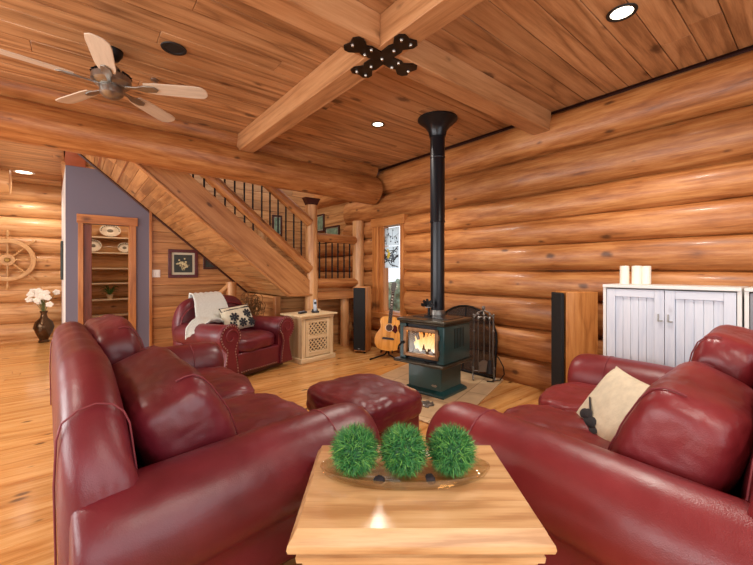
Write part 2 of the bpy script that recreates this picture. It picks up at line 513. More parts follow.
def copy_thing(root, label=None, loc=None, rotz=None, group=None):
    def rec(o, parent):
        c = o.copy(); col.objects.link(c)
        if parent: c.parent = parent
        for ch in list(o.children): rec(ch, c)
        return c
    r = rec(root, None)
    if label: r['label'] = label
    if loc: r.location = loc
    if rotz is not None: r.rotation_euler.z = rotz
    if group: r['group'] = group
    return r

def rotm(ax, deg): return Matrix.Rotation(R(deg), 3, ax)
def lerp(a, b, t): return a + (b - a) * t
def sstep(a, b, x):
    t = min(1, max(0, (x - a) / (b - a))); return t * t * (3 - 2 * t)

# ------------------------------------------------------------------ the shell
CZ = 2.91
# floor boards run along X
mb = MB()
y = -1.7
while y < 9.3:
    w = .135
    x = -3.6 - random.random() * 1.5
    while x < 4.0:
        L = 1.6 + random.random() * 1.8
        mb.rnd = random.random()
        x1 = min(x + L, 4.02)
        if x1 - x > .05: mb.box(((x + x1) / 2, y + w / 2, -.02), (x1 - x - .002, w - .002, .04))
        x += L
    y += w
floor = structure(mb.build('floor', M['floor'], bevel=.0015, seg=1))

# ceiling boards run along X
mb = MB()
y = -1.7
while y < 9.2:
    w = .178
    x = -3.6 - random.random() * 2
    xe = 3.86 if y < 4.75 else -.12
    while x < xe:
        L = 2.6 + random.random() * 3.0
        mb.rnd = random.random()
        x1 = min(x + L, xe)
        if x1 - x > .05: mb.box(((x + x1) / 2, y + w / 2, CZ + .015), (x1 - x - .002, w - .0045, .03))
        x += L
    y += w
mb.rnd = .3
structure(mb.build('ceiling', M['ceiling'], bevel=.003, seg=1))
mb = MB(); mb.box((.2, 1.5, CZ + .055), (7.9, 6.6, .04)); mb.box((-1.85, 7.0, CZ + .06), (3.5, 4.6, .04))
structure(mb.build('ceiling_deck', M['dark_frame']))
# upper roof over the stairwell
mb = MB(); mb.box((2.0, 5.9, 5.3), (4.4, 2.6, .08)); mb.rnd = .6
structure(mb.build('ceiling_stairwell', M['panel']))

# right log wall: each log its own round in one wall mesh, cut at the window
ZB = [-.05, .27, .61, .965, 1.25, 1.53, 1.80, 2.08, 2.50, 2.90]
WY0, WY1 = 4.02, 4.76
mb = MB()
for i in range(len(ZB) - 1):
    z0, z1 = ZB[i], ZB[i + 1]
    r = (z1 - z0) / 2 + .006
    segs = [(-1.7, 7.0)]
    if 2 <= i <= 6: segs = [(-1.7, WY0), (WY1, 7.0)]
    if i == 6: segs = [(-1.7, WY0), (WY1, 5.62)]
    if i == 7: segs = [(-1.7, 5.62)]
    if i == 8: segs = [(-1.7, 7.0)]
    for (ya, yb) in segs:
        mb.rnd = random.random()
        mb.cyl((3.80 + r * .9, ya, (z0 + z1) / 2), (3.80 + r * .9, yb, (z0 + z1) / 2), r, r * 1.0, n=28,
               seg=max(4, int((yb - ya) / .14)), wob=.013, flat=.9, seed=i * 3.7 + ya, sq=.86)
structure(mb.build('wall_right', M['log'], angle=70))
mb = MB()
mb.box((3.985, 1.15, 1.5), (.06, 5.72, 3.2)); mb.box((3.985, 5.9, 1.5), (.06, 2.28, 3.2)); mb.box((3.985, 4.39, .29), (.06, .76, .62)); mb.box((3.985, 4.39, 2.58), (.06, .76, 1.04))
structure(mb.build('wall_right_chinking', M['dark_frame']))
# upper plank wall beyond the end of the long log
mb = MB()
z = 1.81
while z < 5.3:
    mb.rnd = random.random(); mb.box((3.90, 6.2, z + .09), (.03, 1.3, .176)); z += .18
structure(mb.build('wall_landing', M['panel'], bevel=.004, seg=1))

# far log wall
ZF = [-.06, .02, .31, .70, 1.02, 1.27, 1.57, 1.865, 2.22, 2.5, 2.84, 3.0]
mb = MB()
for i in range(len(ZF) - 1):
    z0, z1 = ZF[i], ZF[i + 1]; r = (z1 - z0) / 2 + .012
    mb.rnd = random.random()
    p0 = Vector((-3.6, 9.06 + r * .8, (z0 + z1) / 2)); p1 = Vector((2.0, 9.06 + r * .8, (z0 + z1) / 2))
    mb.cyl(p0, p1, r, r, n=24, seg=26, wob=.016, seed=i * 5.1 + 40)
mb.box((-.8, 9.35, 1.4), (5.8, .1, 3.2))
structure(mb.build('wall_far', M['log_pale'], angle=70))

# paneled wall under and above the stairs (one plane with the painted closet wall)
WP = 6.70
mb = MB()
z = 0
while z < 5.3:
    xa = .90
    x = xa
    while x < 3.95:
        L = 1.0 + random.random() * 1.6
        mb.rnd = random.random(); x1 = min(x + L, 3.95)
        if x1 - x > .04: mb.box(((x + x1) / 2, WP + .02, z + .085), (x1 - x - .002, .04, .166))
        x += L
    z += .17
mb.rnd = 0; mb.box((2.43, WP + .07, 2.65), (3.0, .04, 5.3))
structure(mb.build('wall_paneled', M['panel'], bevel=.004, seg=1))
# painted closet wall with the doorway
mb = MB()
mb.box((-.01, WP + .05, 1.36), (.18, .1, 2.72))                 # left of the doorway
mb.box((.785, WP + .05, 1.36), (.25, .1, 2.72))
mb.box((.37, WP + .05, 2.325), (.58, .1, .79))
structure(mb.build('wall_closet', M['purple']))
mb = MB()
mb.box((.40, WP + .05, 4.0), (1.0, .1, 2.5)); mb.box((-.2, 5.85, 4.1), (.1, 1.9, 2.25))
structure(mb.build('wall_stairwell', M['panel']))
mb = MB()
mb.prism([(-.10, 6.72), (-.19, 9.05), (-.11, 9.05), (-.04, 6.72)], lambda u, v: (u, v, 0), lambda u, v: (u, v, 2.72))
structure(mb.build('wall_closet_side', M['white_paint']))
mb = MB(); mb.box((1.32, 7.9, 1.4), (.06, 2.3, 2.8)); structure(mb.build('wall_pantry', M['panel']))
mb = MB(); mb.box((.6, 7.9, 2.74), (1.5, 2.4, .04)); structure(mb.build('ceiling_pantry', M['panel']))
mb = MB(); mb.rnd = .5
mb.prism([(-.10, 6.70), (-.19, 9.05), (.1, 9.05), (.12, 6.70)], lambda u, v: (u, v - .02, 2.72), lambda u, v: (u, v - .02, 2.95))
structure(mb.build('trim_1', M['header']))
mb = MB(); mb.box((.915, WP - .015, 1.1), (.035, .05, 2.2)); structure(mb.build('trim_2', M['trim'], bevel=.004))
# walls the camera stands between (behind the frame), with unseen openings added to hold fill lights
def log_wall_plain(name, boxes):
    m_ = MB()
    for c, s_ in boxes:
        m_.rnd = random.random(); m_.box(c, s_)
    return structure(m_.build(name, M['log']))
log_wall_plain('wall_left', [((-3.55, 3.8, .35), (.1, 11, .7)), ((-3.55, 3.8, 2.65), (.1, 11, .7)), ((-3.55, -.9, 1.5), (.1, 1.6, 1.6)), ((-3.55, 3.3, 1.5), (.1, .5, 1.6)), ((-3.55, 8.0, 1.5), (.1, 2.6, 1.6))])
log_wall_plain('wall_back', [((.2, -1.75, .2), (7.6, .1, .4)), ((.2, -1.75, 2.8), (7.6, .1, .4)), ((-3.0, -1.75, 1.5), (1.1, .1, 2.2)), ((3.4, -1.75, 1.5), (1.1, .1, 2.2)), ((.3, -1.75, 1.5), (.3, .1, 2.2))])

# ------------------------------------------------------------------ window 1 (in the log wall) with its view
w1 = bpy.data.objects.new('window_1', None); col.objects.link(w1); structure(w1)
w1.location = (3.84, (WY0 + WY1) / 2, 0)
def wbox(y0, y1, z0, z1, x0, x1, mat, name, bev=.004):
    m_ = MB(); m_.rnd = random.random(); m_.box(((x0 + x1) / 2, (y0 + y1) / 2, (z0 + z1) / 2), (x1 - x0, y1 - y0, z1 - z0))
    return m_.build(name, mat, w1, bevel=bev)
hw = .37
wbox(-hw, -hw + .07, .50, 2.06, -.05, .12, M['trim'], 'casing'); wbox(hw - .15, hw, .50, 2.06, -.05, .12, M['trim'], 'casing')
wbox(-hw - .03, hw + .03, 1.96, 2.10, -.06, .12, M['trim'], 'head_casing'); wbox(-hw, hw, .50, .58, -.07, .12, M['trim'], 'sill')
wbox(hw - .24, hw - .15, .56, 1.97, -.01, .1, M['trim'], 'jamb'); wbox(-hw + .07, -hw + .10, .56, 1.97, -.01, .1, M['trim'], 'jamb')
wbox(-hw + .09, hw - .23, .58, 1.96, .05, .056, M['glass'], 'pane', 0)
# leaded panels hung on the pane (branches, leaves and two small birds)
def hung_panel(z0, z1, label, seed, birds):
    t = thing('stained_glass_panel', label, 'glass panel', (3.862, 4.37, z0), R(-90), 'glass panels in the window')
    h = z1 - z0; W = .36
    m_ = MB(); m_.box((0, 0, h / 2), (W, .006, h)); m_.build('glass_plate', M['milk_glass'], t)
    rs = random.Random(seed)
    m_ = MB()
    if birds:
        for q in range(7):
            x0 = rs.uniform(-W / 2, W / 2); zz = rs.uniform(.03, h - .03)
            pts = [(x0 + k * .05 * rs.choice((1, -1)) * .6 + k * .028 * (1 if q % 2 else -1), -.006, zz + (k - 2) * .035 * rs.uniform(-.3, 1.2)) for k in range(5)]
            pts = [(max(-W / 2 + .01, min(W / 2 - .01, a)), b, max(.01, min(h - .01, c))) for a, b, c in pts]
            m_.tube(pts, .007, 6)
        m_.tube([(-W / 2 + .01, -.006, .08), (-.06, -.006, .12), (.05, -.006, .10), (W / 2 - .01, -.006, .2)], .009, 6)
        m_.tube([(-W / 2 + .03, -.006, .30), (-.02, -.006, .22), (.09, -.006, .27), (W / 2 - .02, -.006, .33)], .008, 6)
    if not birds: m_.tube([(-W / 2 + .01, -.006, h * .45), (-.05, -.006, h * .6), (.06, -.006, h * .45), (W / 2 - .01, -.006, h * .62)], .003, 6)
    for q in range(16 if birds else 13):
        a = rs.uniform(0, PI)
        lx, lz = rs.uniform(-W / 2 + .02, W / 2 - .02), rs.uniform(.02, h - .02)
        m_.ball((lx, -.006, lz), .018, 8, 5, sz=.55, sy=.3, sx=1, rot=rotm('Y', math.degrees(a)))
        m_.tube([(lx, -.006, lz), (lx * .8, -.006, h * .52)], .0022, 5)
    m_.build('branches', M['bark'], t)
    if birds:
        m_ = MB(); m_.ball((-.05, -.010, .2), .04, 10, 7, sz=1.5, sy=.3, sx=.8, rot=rotm('Y', 20)); m_.ball((-.07, -.010, .275), .024, 10, 7, sy=.4)
        m_.build('bird', M['bird'], t)
        m_ = MB(); m_.ball((.05, -.010, .17), .042, 10, 7, sz=1.5, sy=.3, sx=.8, rot=rotm('Y', -20)); m_.ball((.065, -.010, .25), .024, 10, 7, sy=.4)
        m_.build('bird', M['bird_dark'], t)
    return t
hung_panel(1.30, 1.64, 'pale leaded glass panel with black branches and two birds, hung in the narrow window', 3, True)
hung_panel(1.65, 1.93, 'pale glass panel with scattered dark leaves at the top of the narrow window', 8, False)
# garden outside
mb = MB(); mb.box((14, 8, -.35), (20, 24, .1)); structure(mb.build('ground_outside', M['lawn']))
for k, (x, y_, r_, h_) in enumerate([(9, 9.6, .95, .66), (8.4, 12.0, .9, .6), (9.5, 7.2, .95, .5)]):
    m_ = MB(); m_.blob((0, 0, r_ * h_), (r_, r_, r_ * h_), k=2.2, n=16, wr=.35, wf=2.2, seed=k * 3.)
    o = m_.build('garden_shrub', M['hedge'], loc=(x, y_, -.3), angle=180)
    tag(o, ['green garden shrub seen through the narrow window behind the guitar neck', 'green garden shrub beyond the left edge of the narrow window', 'low green garden shrub beyond the right edge of the narrow window'][k], 'shrub', 'shrubs outside the window')

# ------------------------------------------------------------------ closet door + pantry
d1 = bpy.data.objects.new('door_1', None); col.objects.link(d1); structure(d1); d1.location = (.38, WP, 0)
def dbox(x0, x1, z0, z1, y0, y1, mat, name):
    m_ = MB(); m_.rnd = random.random(); m_.box(((x0 + x1) / 2, (y0 + y1) / 2, (z0 + z1) / 2), (x1 - x0, y1 - y0, z1 - z0))
    return m_.build(name, mat, d1, bevel=.004)
dbox(-.345, -.285, 0, 1.93, -.025, .0, M['trim'], 'casing'); dbox(.265, .345, 0, 1.93, -.025, .0, M['trim'], 'casing')
dbox(-.36, .365, 1.93, 2.055, -.03, .0, M['trim'], 'head_casing')
dbox(-.285, -.19, 0, 1.92, .02, .055, M['door_red'], 'folded_leaf'); dbox(.255, .268, 0, 1.93, 0, .1, M['trim'], 'jamb')
PS = [2.20, 1.905, 1.61, 1.31, 1.02, .71, .40, .1]
zs = PS[1:]
base = None
names = ['topmost pantry shelf in the doorway, holding the large oval platter', 'second pantry shelf from the top in the doorway, holding two plates',
         'empty pantry shelf just below the one with two plates', 'empty pantry shelf just above the spider plant', 'pantry shelf holding the small spider plant',
         'pantry shelf just below the one with the spider plant', 'lowest pantry shelf near the floor, behind the sofa back']
for k, z in enumerate(zs):
    m_ = MB(); m_.box((.56, 8.9, z - .0125), (1.4, .3, .025))
    tag(m_.build('pantry_shelf', M['shelf_white'], bevel=.002), names[k], 'shelf', 'pantry shelves')
def plate(loc, rx, rz_, label, yaw=0):
    t = thing('china_plate', label, 'plate', loc, yaw, 'display plates in the pantry')
    tilt = rotm('X', 78)
    m_ = MB(); m_.lathe([(0.0001, .0), (.6, .004), (.72, .02), (1, .03), (1, .038), (.7, .03), (.58, .014), (0.0001, .012)], (0, 0, rz_), 28, rx, rz_, rot=tilt)
    m_.build('dish', M['china'], t)
    m_ = MB()
    m_.ball((0, -.018, rz_), .3 * rx, 14, 6, sx=1, sy=.15, sz=.9 * rz_ / rx)
    for q in range(22):
        a = q / 22 * 2 * PI; m_.ball((rx * .84 * math.cos(a), -.034, rz_ + rz_ * .84 * math.sin(a)), .012, 8, 5, sy=.4)
    m_.build('painted_pattern', M['china_mark'], t)
    m_ = MB(); m_.tube([(-.05, .03, .004), (-.05, -.06, .004), (-.05, -.06, .03)], .003, 6); m_.tube([(.05, .03, .004), (.05, -.06, .004), (.05, -.06, .03)], .003, 6); m_.tube([(-.05, .03, .004), (0, .04, rz_), (.05, .03, .004)], .003, 6)
    m_.build('wire_stand', M['iron'], t)
plate((.535, 8.86, 1.905), .17, .125, 'large oval patterned platter standing on the topmost pantry shelf')
plate((.27, 8.86, 1.61), .13, .12, 'round cream plate at the left end of the second pantry shelf, partly behind the door')
plate((.765, 8.86, 1.61), .115, .10, 'round cream plate at the right end of the second pantry shelf')
t = thing('spider_plant', 'small spider plant with arching green leaves on a pantry shelf', 'plant', (.53, 8.86, .71))
MB().lathe([(.04, 0), (.055, .08), (.06, .085), (.05, .085), (.045, .07), (.0001, .07)], n=16).build('pot', M['pot'], t)
m_ = MB(); rs = random.Random(4)
for q in range(34):
    a = rs.uniform(0, 2 * PI); L = rs.uniform(.09, .19); h = rs.uniform(.08, .2)
    pts = [(L * u * math.cos(a), L * u * math.sin(a) * .6, .07 + h * math.sin(u * 2.3)) for u in (0, .3, .6, .85, 1)]
    m_.tube(pts, .008, 4, taper=lambda u: 1 - u * .85)
m_.build('leaves', M['leaf'], t)

# ------------------------------------------------------------------ beams
def log_thing(name, label, p0, p1, r0, r1, seed, mat='log', wob=.018, knots=True):
    m_ = MB(); m_.rnd = .62
    m_.cyl(p0, p1, r0, r1, n=36, seg=max(6, int((Vector(p1) - Vector(p0)).length / .14)), wob=wob, seed=seed)
    return tag(m_.build(name, M[mat], angle=70), label, 'beam')
log_thing('log_beam', 'massive round log beam crossing above the stairs, the lower of two', (-3.5, 4.65, 2.665), (3.74, 4.65, 2.535), .172, .218, 11.)
log_thing('log_beam', 'upper round log lying on the massive lower log beam, close under the ceiling', (-3.5, 4.64, 2.95), (3.74, 4.70, 2.86), .165, .15, 23.)
log_thing('log_joist', 'short log end poking in under the ceiling at the far left', (-2.2, 8.2, 2.68), (-.79, 8.2, 2.66), .20, .19, 31., 'log_pale')
BX, BY, BZ = 1.615, 1.92, 2.70
bw = .175
m_ = MB(); m_.rnd = .5; m_.box((BX, (4.6 - 1.7) / 2, (BZ + CZ) / 2), (bw, 6.3, CZ - BZ))
tag(m_.build('ceiling_beam', M['beam'], bevel=.006), 'square ceiling beam running from the log beam back over the camera', 'beam', 'crossing ceiling beams')
m_ = MB(); m_.rnd = .8; m_.box(((BX - bw / 2 - 3.5) / 2, BY, (BZ + CZ) / 2), (BX - bw / 2 + 3.5 - .002, bw, CZ - BZ))
tag(m_.build('ceiling_beam', M['beam'], bevel=.006), 'square ceiling beam on the left of the black cross plate', 'beam', 'crossing ceiling beams')
m_ = MB(); m_.rnd = .3; m_.box(((BX + bw / 2 + 3.84) / 2, BY, (BZ + CZ) / 2), (3.84 - BX - bw / 2 - .002, bw, CZ - BZ))
tag(m_.build('ceiling_beam', M['beam'], bevel=.006), 'square ceiling beam from the black cross plate to the right log wall', 'beam', 'crossing ceiling beams')
# cross plate
t = thing('cross_plate', 'black steel cross plate with bright bolts where the ceiling beams meet', 'bracket', (BX, BY, BZ - .007))
arm = [(.05, .0502), (.056, .13), (.042, .16), (.062, .185), (.084, .215), (.082, .255), (.05, .28), (.0, .265)]
out = []
for q in range(4):
    side = [(x, y_) for x, y_ in arm] + [(-x, y_) for x, y_ in arm[::-1][1:]]
    a = -q * PI / 2
    pts = [(x * math.cos(a) - y_ * math.sin(a), x * math.sin(a) + y_ * math.cos(a)) for x, y_ in side]
    out += pts
# walk the arms clockwise, each from its left side to its right side
out = []
for q in range(4):
    side = [(-x, y_) for x, y_ in arm] + [(x, y_) for x, y_ in arm[::-1][1:]]
    a = -q * PI / 2
    out += [(x * math.cos(a) - y_ * math.sin(a), x * math.sin(a) + y_ * math.cos(a)) for x, y_ in side[1:]]
m_ = MB(); m_.prism(out, lambda u, v: (u, v, .006), lambda u, v: (u, v, -.004)); m_.build('plate', M['steel_dark'], t, smooth=False)
for q in range(4):
    a = q * PI / 2 + PI / 2
    for (u, v) in ((.0, .245), (.035, .12), (-.035, .12)) if q % 2 else ((.04, .235), (-.04, .235), (.0, .12)):
        m_ = MB(); m_.lathe([(.0001, -.014), (.009, -.012), (.012, -.004), (.012, 0)], (v * math.cos(a) - u * math.sin(a), v * math.sin(a) + u * math.cos(a), -.004), 8)
        m_.build('bolt', M['bolt'], t)
m_ = MB(); m_.lathe([(.0001, -.014), (.009, -.012), (.012, -.004), (.012, 0)], (0, 0, -.004), 8); m_.build('bolt', M['bolt'], t)

# ------------------------------------------------------------------ ceiling lights
def downlight(loc, label, lit=True, r=.075, watts=30):
    t = thing('recessed_light', label, 'ceiling light', (loc[0], loc[1], loc[2] - .006), 0, 'recessed ceiling lights')
    MB().lathe([(r * .84, .005), (r * .86, -.001), (r * 1.12, -.003), (r * 1.16, .003), (r * 1.1, .006)], n=28).build('trim_ring', M['dark_lens'] if r < .09 else M['white_paint'], t)
    MB().lathe([(.0001, .002), (r * .5, .002), (r * .85, .0035)], n=24).build('lens', M['lamp'] if lit else M['dark_lens'], t)
    if lit:
        l = bpy.data.lights.new('downlight', 'SPOT'); l.energy = watts; l.spot_size = R(135); l.spot_blend = .7; l.shadow_soft_size = .08; l.color = (1, .91, .80)
        o = bpy.data.objects.new('down_spot', l); col.objects.link(o); o.location = (loc[0], loc[1], loc[2] - .06)
downlight((2.72, .845, CZ), 'lit recessed ceiling light at the upper right, near the log wall', True, .075, 120)
downlight((2.655, 3.23, CZ), 'lit recessed ceiling light beside the stove pipe', True, .065, 125)
downlight((.572, 3.09, CZ), 'unlit dark recessed ceiling fixture right of the ceiling fan', False, .075)
downlight((-.66, 8.55, CZ), 'wide lit recessed ceiling light at the far left, in front of the far log wall', True, .12, 38)
for p in ((.7, -.9), (-1.6, 3.0), (-1.6, 6.2)):  # unseen spots without fixtures, added to brighten the room
    l = bpy.data.lights.new('downlight', 'SPOT'); l.energy = 100; l.spot_size = R(140); l.spot_blend = .7; l.shadow_soft_size = .08; l.color = (1, .91, .80)
    o = bpy.data.objects.new('down_spot', l); col.objects.link(o); o.location = (p[0], p[1], CZ - .06)
m_ = MB(); m_.lathe([(.0001, 0), (.03, 0), (.03, -.012), (.0001, -.016)], n=16); m_.tube([(0, 0, -.012), (.012, 0, -.03), (0, 0, -.045), (-.012, 0, -.03)], .004, 6)
tag(m_.build('ceiling_hook', M['nickel'], loc=(.537, 3.70, CZ - .001)), 'tiny ceiling hook beyond the tip of a fan blade', 'hook')

# ------------------------------------------------------------------ ceiling fan
t = thing('ceiling_fan', 'ceiling fan with five whitewashed blades and a brushed metal motor', 'ceiling fan', (.215, 3.42, CZ))
MB().lathe([(.0001, 0), (.075, 0), (.07, -.03), (.045, -.07), (.02, -.08)], n=24).build('canopy', M['black'], t)
MB().cyl((0, 0, -.07), (0, 0, -.14), .018, n=14).build('downrod', M['nickel'], t)
MB().lathe([(.02, -.12), (.05, -.125), (.055, -.15), (.09, -.17), (.125, -.20), (.13, -.245), (.10, -.27), (.07, -.275)], n=32).build('motor', M['nickel'], t)
m_ = MB()
for q in range(20):
    a = q / 20 * 2 * PI; m_.box((.112 * math.cos(a), .112 * math.sin(a), -.19), (.03, .008, .03), rotm('Z', math.degrees(a)) @ rotm('Y', 35))
m_.build('motor_vents', M['black'], t)
MB().lathe([(.07, -.27), (.078, -.285), (.075, -.33), (.05, -.355), (.0001, -.362)], n=28).build('switch_housing', M['nickel'], t)
for q in range(5):
    a = R(-28 + 72 * q)
    rm = rotm('Z', math.degrees(a))
    pitch = rotm('X', -12)
    def bp(u, v, zz): return rm @ (Vector((u, 0, -.262)) + pitch @ Vector((0, v, zz)))
    outl = [(.23, -.05), (.30, -.062), (.58, -.070), (.64, -.064), (.67, -.034), (.675, 0), (.67, .034), (.64, .064), (.58, .070), (.30, .062), (.23, .05), (.22, 0)]
    m_ = MB(); m_.rnd = .3 + .1 * q; m_.prism(outl, lambda u, v: bp(u, v, -.004), lambda u, v: bp(u, v, .004))
    bl = m_.build('blade', M['blade'], t, bevel=.002)
    m_ = MB(); m_.prism([(.06, -.012), (.17, -.016), (.22, -.036), (.30, -.03), (.325, 0), (.30, .03), (.22, .036), (.17, .016), (.06, .012)], lambda u, v: bp(u, v, -.013), lambda u, v: bp(u, v, -.0045))
    m_.build('blade_iron', M['nickel'], bl, bevel=.002)

# ------------------------------------------------------------------ staircase
st = thing('staircase', 'log-railed wooden staircase with a low landing, rising left behind the log beam', 'staircase', (2.6, 5.1, 0))
def sp(x, y_, z): return (x - 2.6, y_ - 5.1, z)
def zbot(x): return 1.244 - .86 * (x - 2.0)
def ztop(x): return 1.80 - .80 * (x - 1.92)
xb = 2.0 - (2.94 - 1.244) / .86; xt = 1.92 - (2.94 - 1.80) / .80
for yy, nm in ((5.03, 'stringer'), (6.62, 'wall_stringer')):
    poly = [(xb, 2.94), (2.44, zbot(2.44)), (2.86, zbot(2.44)), (2.86, ztop(2.80)), (2.80, ztop(2.80)), (xt, 2.94)]
    m_ = MB(); m_.rnd = .5
    sl = math.atan(.86)
    n = len(poly)
    vs = [sp(u, yy, v) for u, v in poly] + [sp(u, yy + .06, v) for u, v in poly]
    gs = [(u * math.cos(sl) - v * math.sin(sl), u * math.sin(sl) + v * math.cos(sl), 0) for u, v in poly]
    gs = gs + [(a, b, .06) for a, b, c in gs]
    m_.add(vs, [tuple(range(n)), tuple(range(n, 2 * n))[::-1]] + [((i + 1) % n, i, n + i, n + (i + 1) % n) for i in range(n)], gs)
    m_.build(nm, M['stair'], st, bevel=.004)
# lower edge bead
m_ = MB(); m_.rnd = .8
a0 = Vector(sp(xb, 5.03, 2.90)); a1 = Vector(sp(2.44, 5.03, zbot(2.44) - .0))
m_.tube([a0 + Vector((0, -.004, .02)), a1 + Vector((0, -.004, .02)), Vector(sp(2.86, 5.026, zbot(2.44) + .02))], .022, 8); m_.build('stringer_bead', M['stair'], st)
# soffit boards running across the flight
m_ = MB(); slope = math.degrees(math.atan(.86))
Ls = math.hypot(2.44 - xb, 2.94 - zbot(2.44)); k = 0; s_ = 0
ux = Vector((2.44 - xb, 0, zbot(2.44) - 2.94)).normalized()
while s_ < Ls - .02:
    wd = min(.125, Ls - s_)
    y0 = 5.09
    for (ya, yb) in ((5.09, 5.09 + .35 + random.random() * .8), (None, 6.70)):
        ya = y0 if ya is None else ya
        c = Vector((xb, 0, 2.94)) + ux * (s_ + wd / 2)
        m_.rnd = random.random()
        m_.box(sp(c.x, (ya + yb) / 2, c.z + .012), (wd - .003, yb - ya - .002, .02), rotm('Y', slope)); y0 = yb
    s_ += .125
m_.build('soffit', M['panel'], st, bevel=.003, seg=1)
m_ = MB(); m_.rnd = .1
m_.tube([sp(xb, 6.685, 2.915), sp(2.46, 6.685, zbot(2.46) - .02)], .018, 6); m_.build('soffit_trim', M['dark_frame'], st)
# treads and risers
nst = 11
for q in range(nst):
    zt = .92 + (q + 1) * (2.95 - .92) / nst; xx = 2.52 - q * .228
    if zt > 2.9: break
    m_ = MB(); m_.rnd = random.random(); m_.box(sp(xx - .1, 5.855, zt - .02), (.25, 1.5, .04)); m_.build('tread', M['stair'], st, bevel=.004)
# landing
m_ = MB(); m_.rnd = .4; m_.box(sp(3.15, 5.9, .90), (1.40, 1.6, .05)); m_.build('landing', M['stair'], st, bevel=.004)
m_ = MB(); m_.rnd = .7; m_.box(sp(3.31, 5.08, .86), (1.02, .05, .13)); m_.build('landing_fascia', M['stair'], st, bevel=.004)
m_ = MB(); z = 0
while z < .86:
    m_.rnd = random.random(); h_ = min(.165, .865 - z); m_.box(sp(3.10, 5.40, z + h_ / 2), (1.46, .03, h_ - .004)); z += .165
m_.build('under_landing_panel', M['panel'], st, bevel=.004, seg=1)
m_ = MB(); z = 0
while z < .86:
    m_.rnd = random.random(); h_ = min(.165, .865 - z); m_.box(sp(2.39, 6.02, z + h_ / 2), (.03, 1.25, h_ - .004)); z += .165
m_.build('under_landing_panel', M['panel'], st, bevel=.004, seg=1)
m_ = MB(); m_.rnd = .9; m_.box(sp(2.40, 5.36, .43), (.09, .09, .86)); m_.build('corner_post', M['stair'], st, bevel=.006)
m_ = MB(); m_.cyl(sp(3.52, 5.16, 0), sp(3.52, 5.16, .82), .075, .07, n=20, seg=6, wob=.008, seed=3); m_.build('landing_leg', M['log_pale'], st, angle=70)
# posts
m_ = MB(); m_.rnd = .5; m_.cyl(sp(2.85, 5.10, 0), sp(2.85, 5.10, 2.27), .10, .092, n=20, seg=14, wob=.01, seed=51); m_.build('newel_post', M['log_pale'], st, angle=70)
m_ = MB(); m_.prism([(-.07, 2.27), (.07, 2.27), (.13, 2.38), (-.13, 2.38)], lambda u, v: sp(2.85 + u, 5.04, v), lambda u, v: sp(2.85 + u, 5.16, v)); m_.build('newel_cap', M['dark_frame'], st)
m_ = MB(); m_.rnd = .4; m_.cyl(sp(3.76, 5.10, .9), sp(3.76, 5.10, 2.10), .10, .095, n=20, seg=8, wob=.01, seed=61); m_.build('wall_post', M['log_pale'], st, angle=70)
m_ = MB(); m_.rnd = .4; m_.cyl(sp(2.60, 6.45, .95), sp(2.60, 6.45, 2.16), .085, .08, n=18, seg=8, wob=.008, seed=66); m_.build('far_newel_post', M['log_pale'], st, angle=70)
# rails
def rail(nm, a, b, r, seed):
    m_ = MB(); m_.rnd = .6; m_.cyl(sp(*a), sp(*b), r, r * .95, n=18, seg=12, wob=.008, seed=seed); m_.build(nm, M['log'], st, angle=70)
def zlow(x): return 1.27 + .822 * (2.80 - x)
def zhigh(x): return 2.00 + .74 * (2.78 - x)
rail('lower_stair_rail', (.95, 5.06, zlow(.95)), (2.80, 5.06, zlow(2.80)), .075, 71)
rail('stair_handrail', (1.6, 5.06, zhigh(1.6)), (2.80, 5.06, zhigh(2.80)), .075, 72)
rail('landing_top_rail', (2.92, 5.10, 1.78), (3.70, 5.10, 1.765), .072, 73)
rail('landing_bottom_rail', (2.92, 5.10, 1.05), (3.70, 5.10, 1.06), .078, 74)
for x in (1.41, 1.538, 1.667, 1.796, 1.914, 2.042, 2.162, 2.285, 2.407, 2.534, 2.657):
    m_ = MB(); m_.cyl(sp(x, 5.06, zlow(x)), sp(x, 5.06, zhigh(x)), .012, n=8); m_.build('baluster', M['black'], st)
for x in (1.02, 1.15, 1.28, 1.41, 1.538, 1.667, 1.796, 1.914):
    m_ = MB(); m_.cyl(sp(x, 5.05, ztop(x) - .10), sp(x, 5.05, zlow(x)), .012, n=8); m_.build('rail_peg', M['black'], st)
for x in (2.997, 3.115, 3.231, 3.343, 3.463, 3.577):
    m_ = MB(); m_.cyl(sp(x, 5.10, 1.04), sp(x, 5.10, 1.74), .012, n=8); m_.build('baluster', M['black'], st)

# short log post with a sloping rail behind the armchair
t = thing('log_stub_post', 'short peeled log post with a sloping rail, behind the armchair', 'post', (2.0, 6.25, 0))
m_ = MB(); m_.cyl((0, 0, 0), (0, 0, 1.07), .09, .085, n=18, seg=8, wob=.008, seed=81); m_.build('post', M['log_pale'], t, angle=70)
m_ = MB(); m_.cyl((-.36, 0, .72), (-.05, 0, 1.0), .04, .04, n=14, seg=4, wob=.004, seed=83); m_.build('rail', M['log_pale'], t, angle=70)
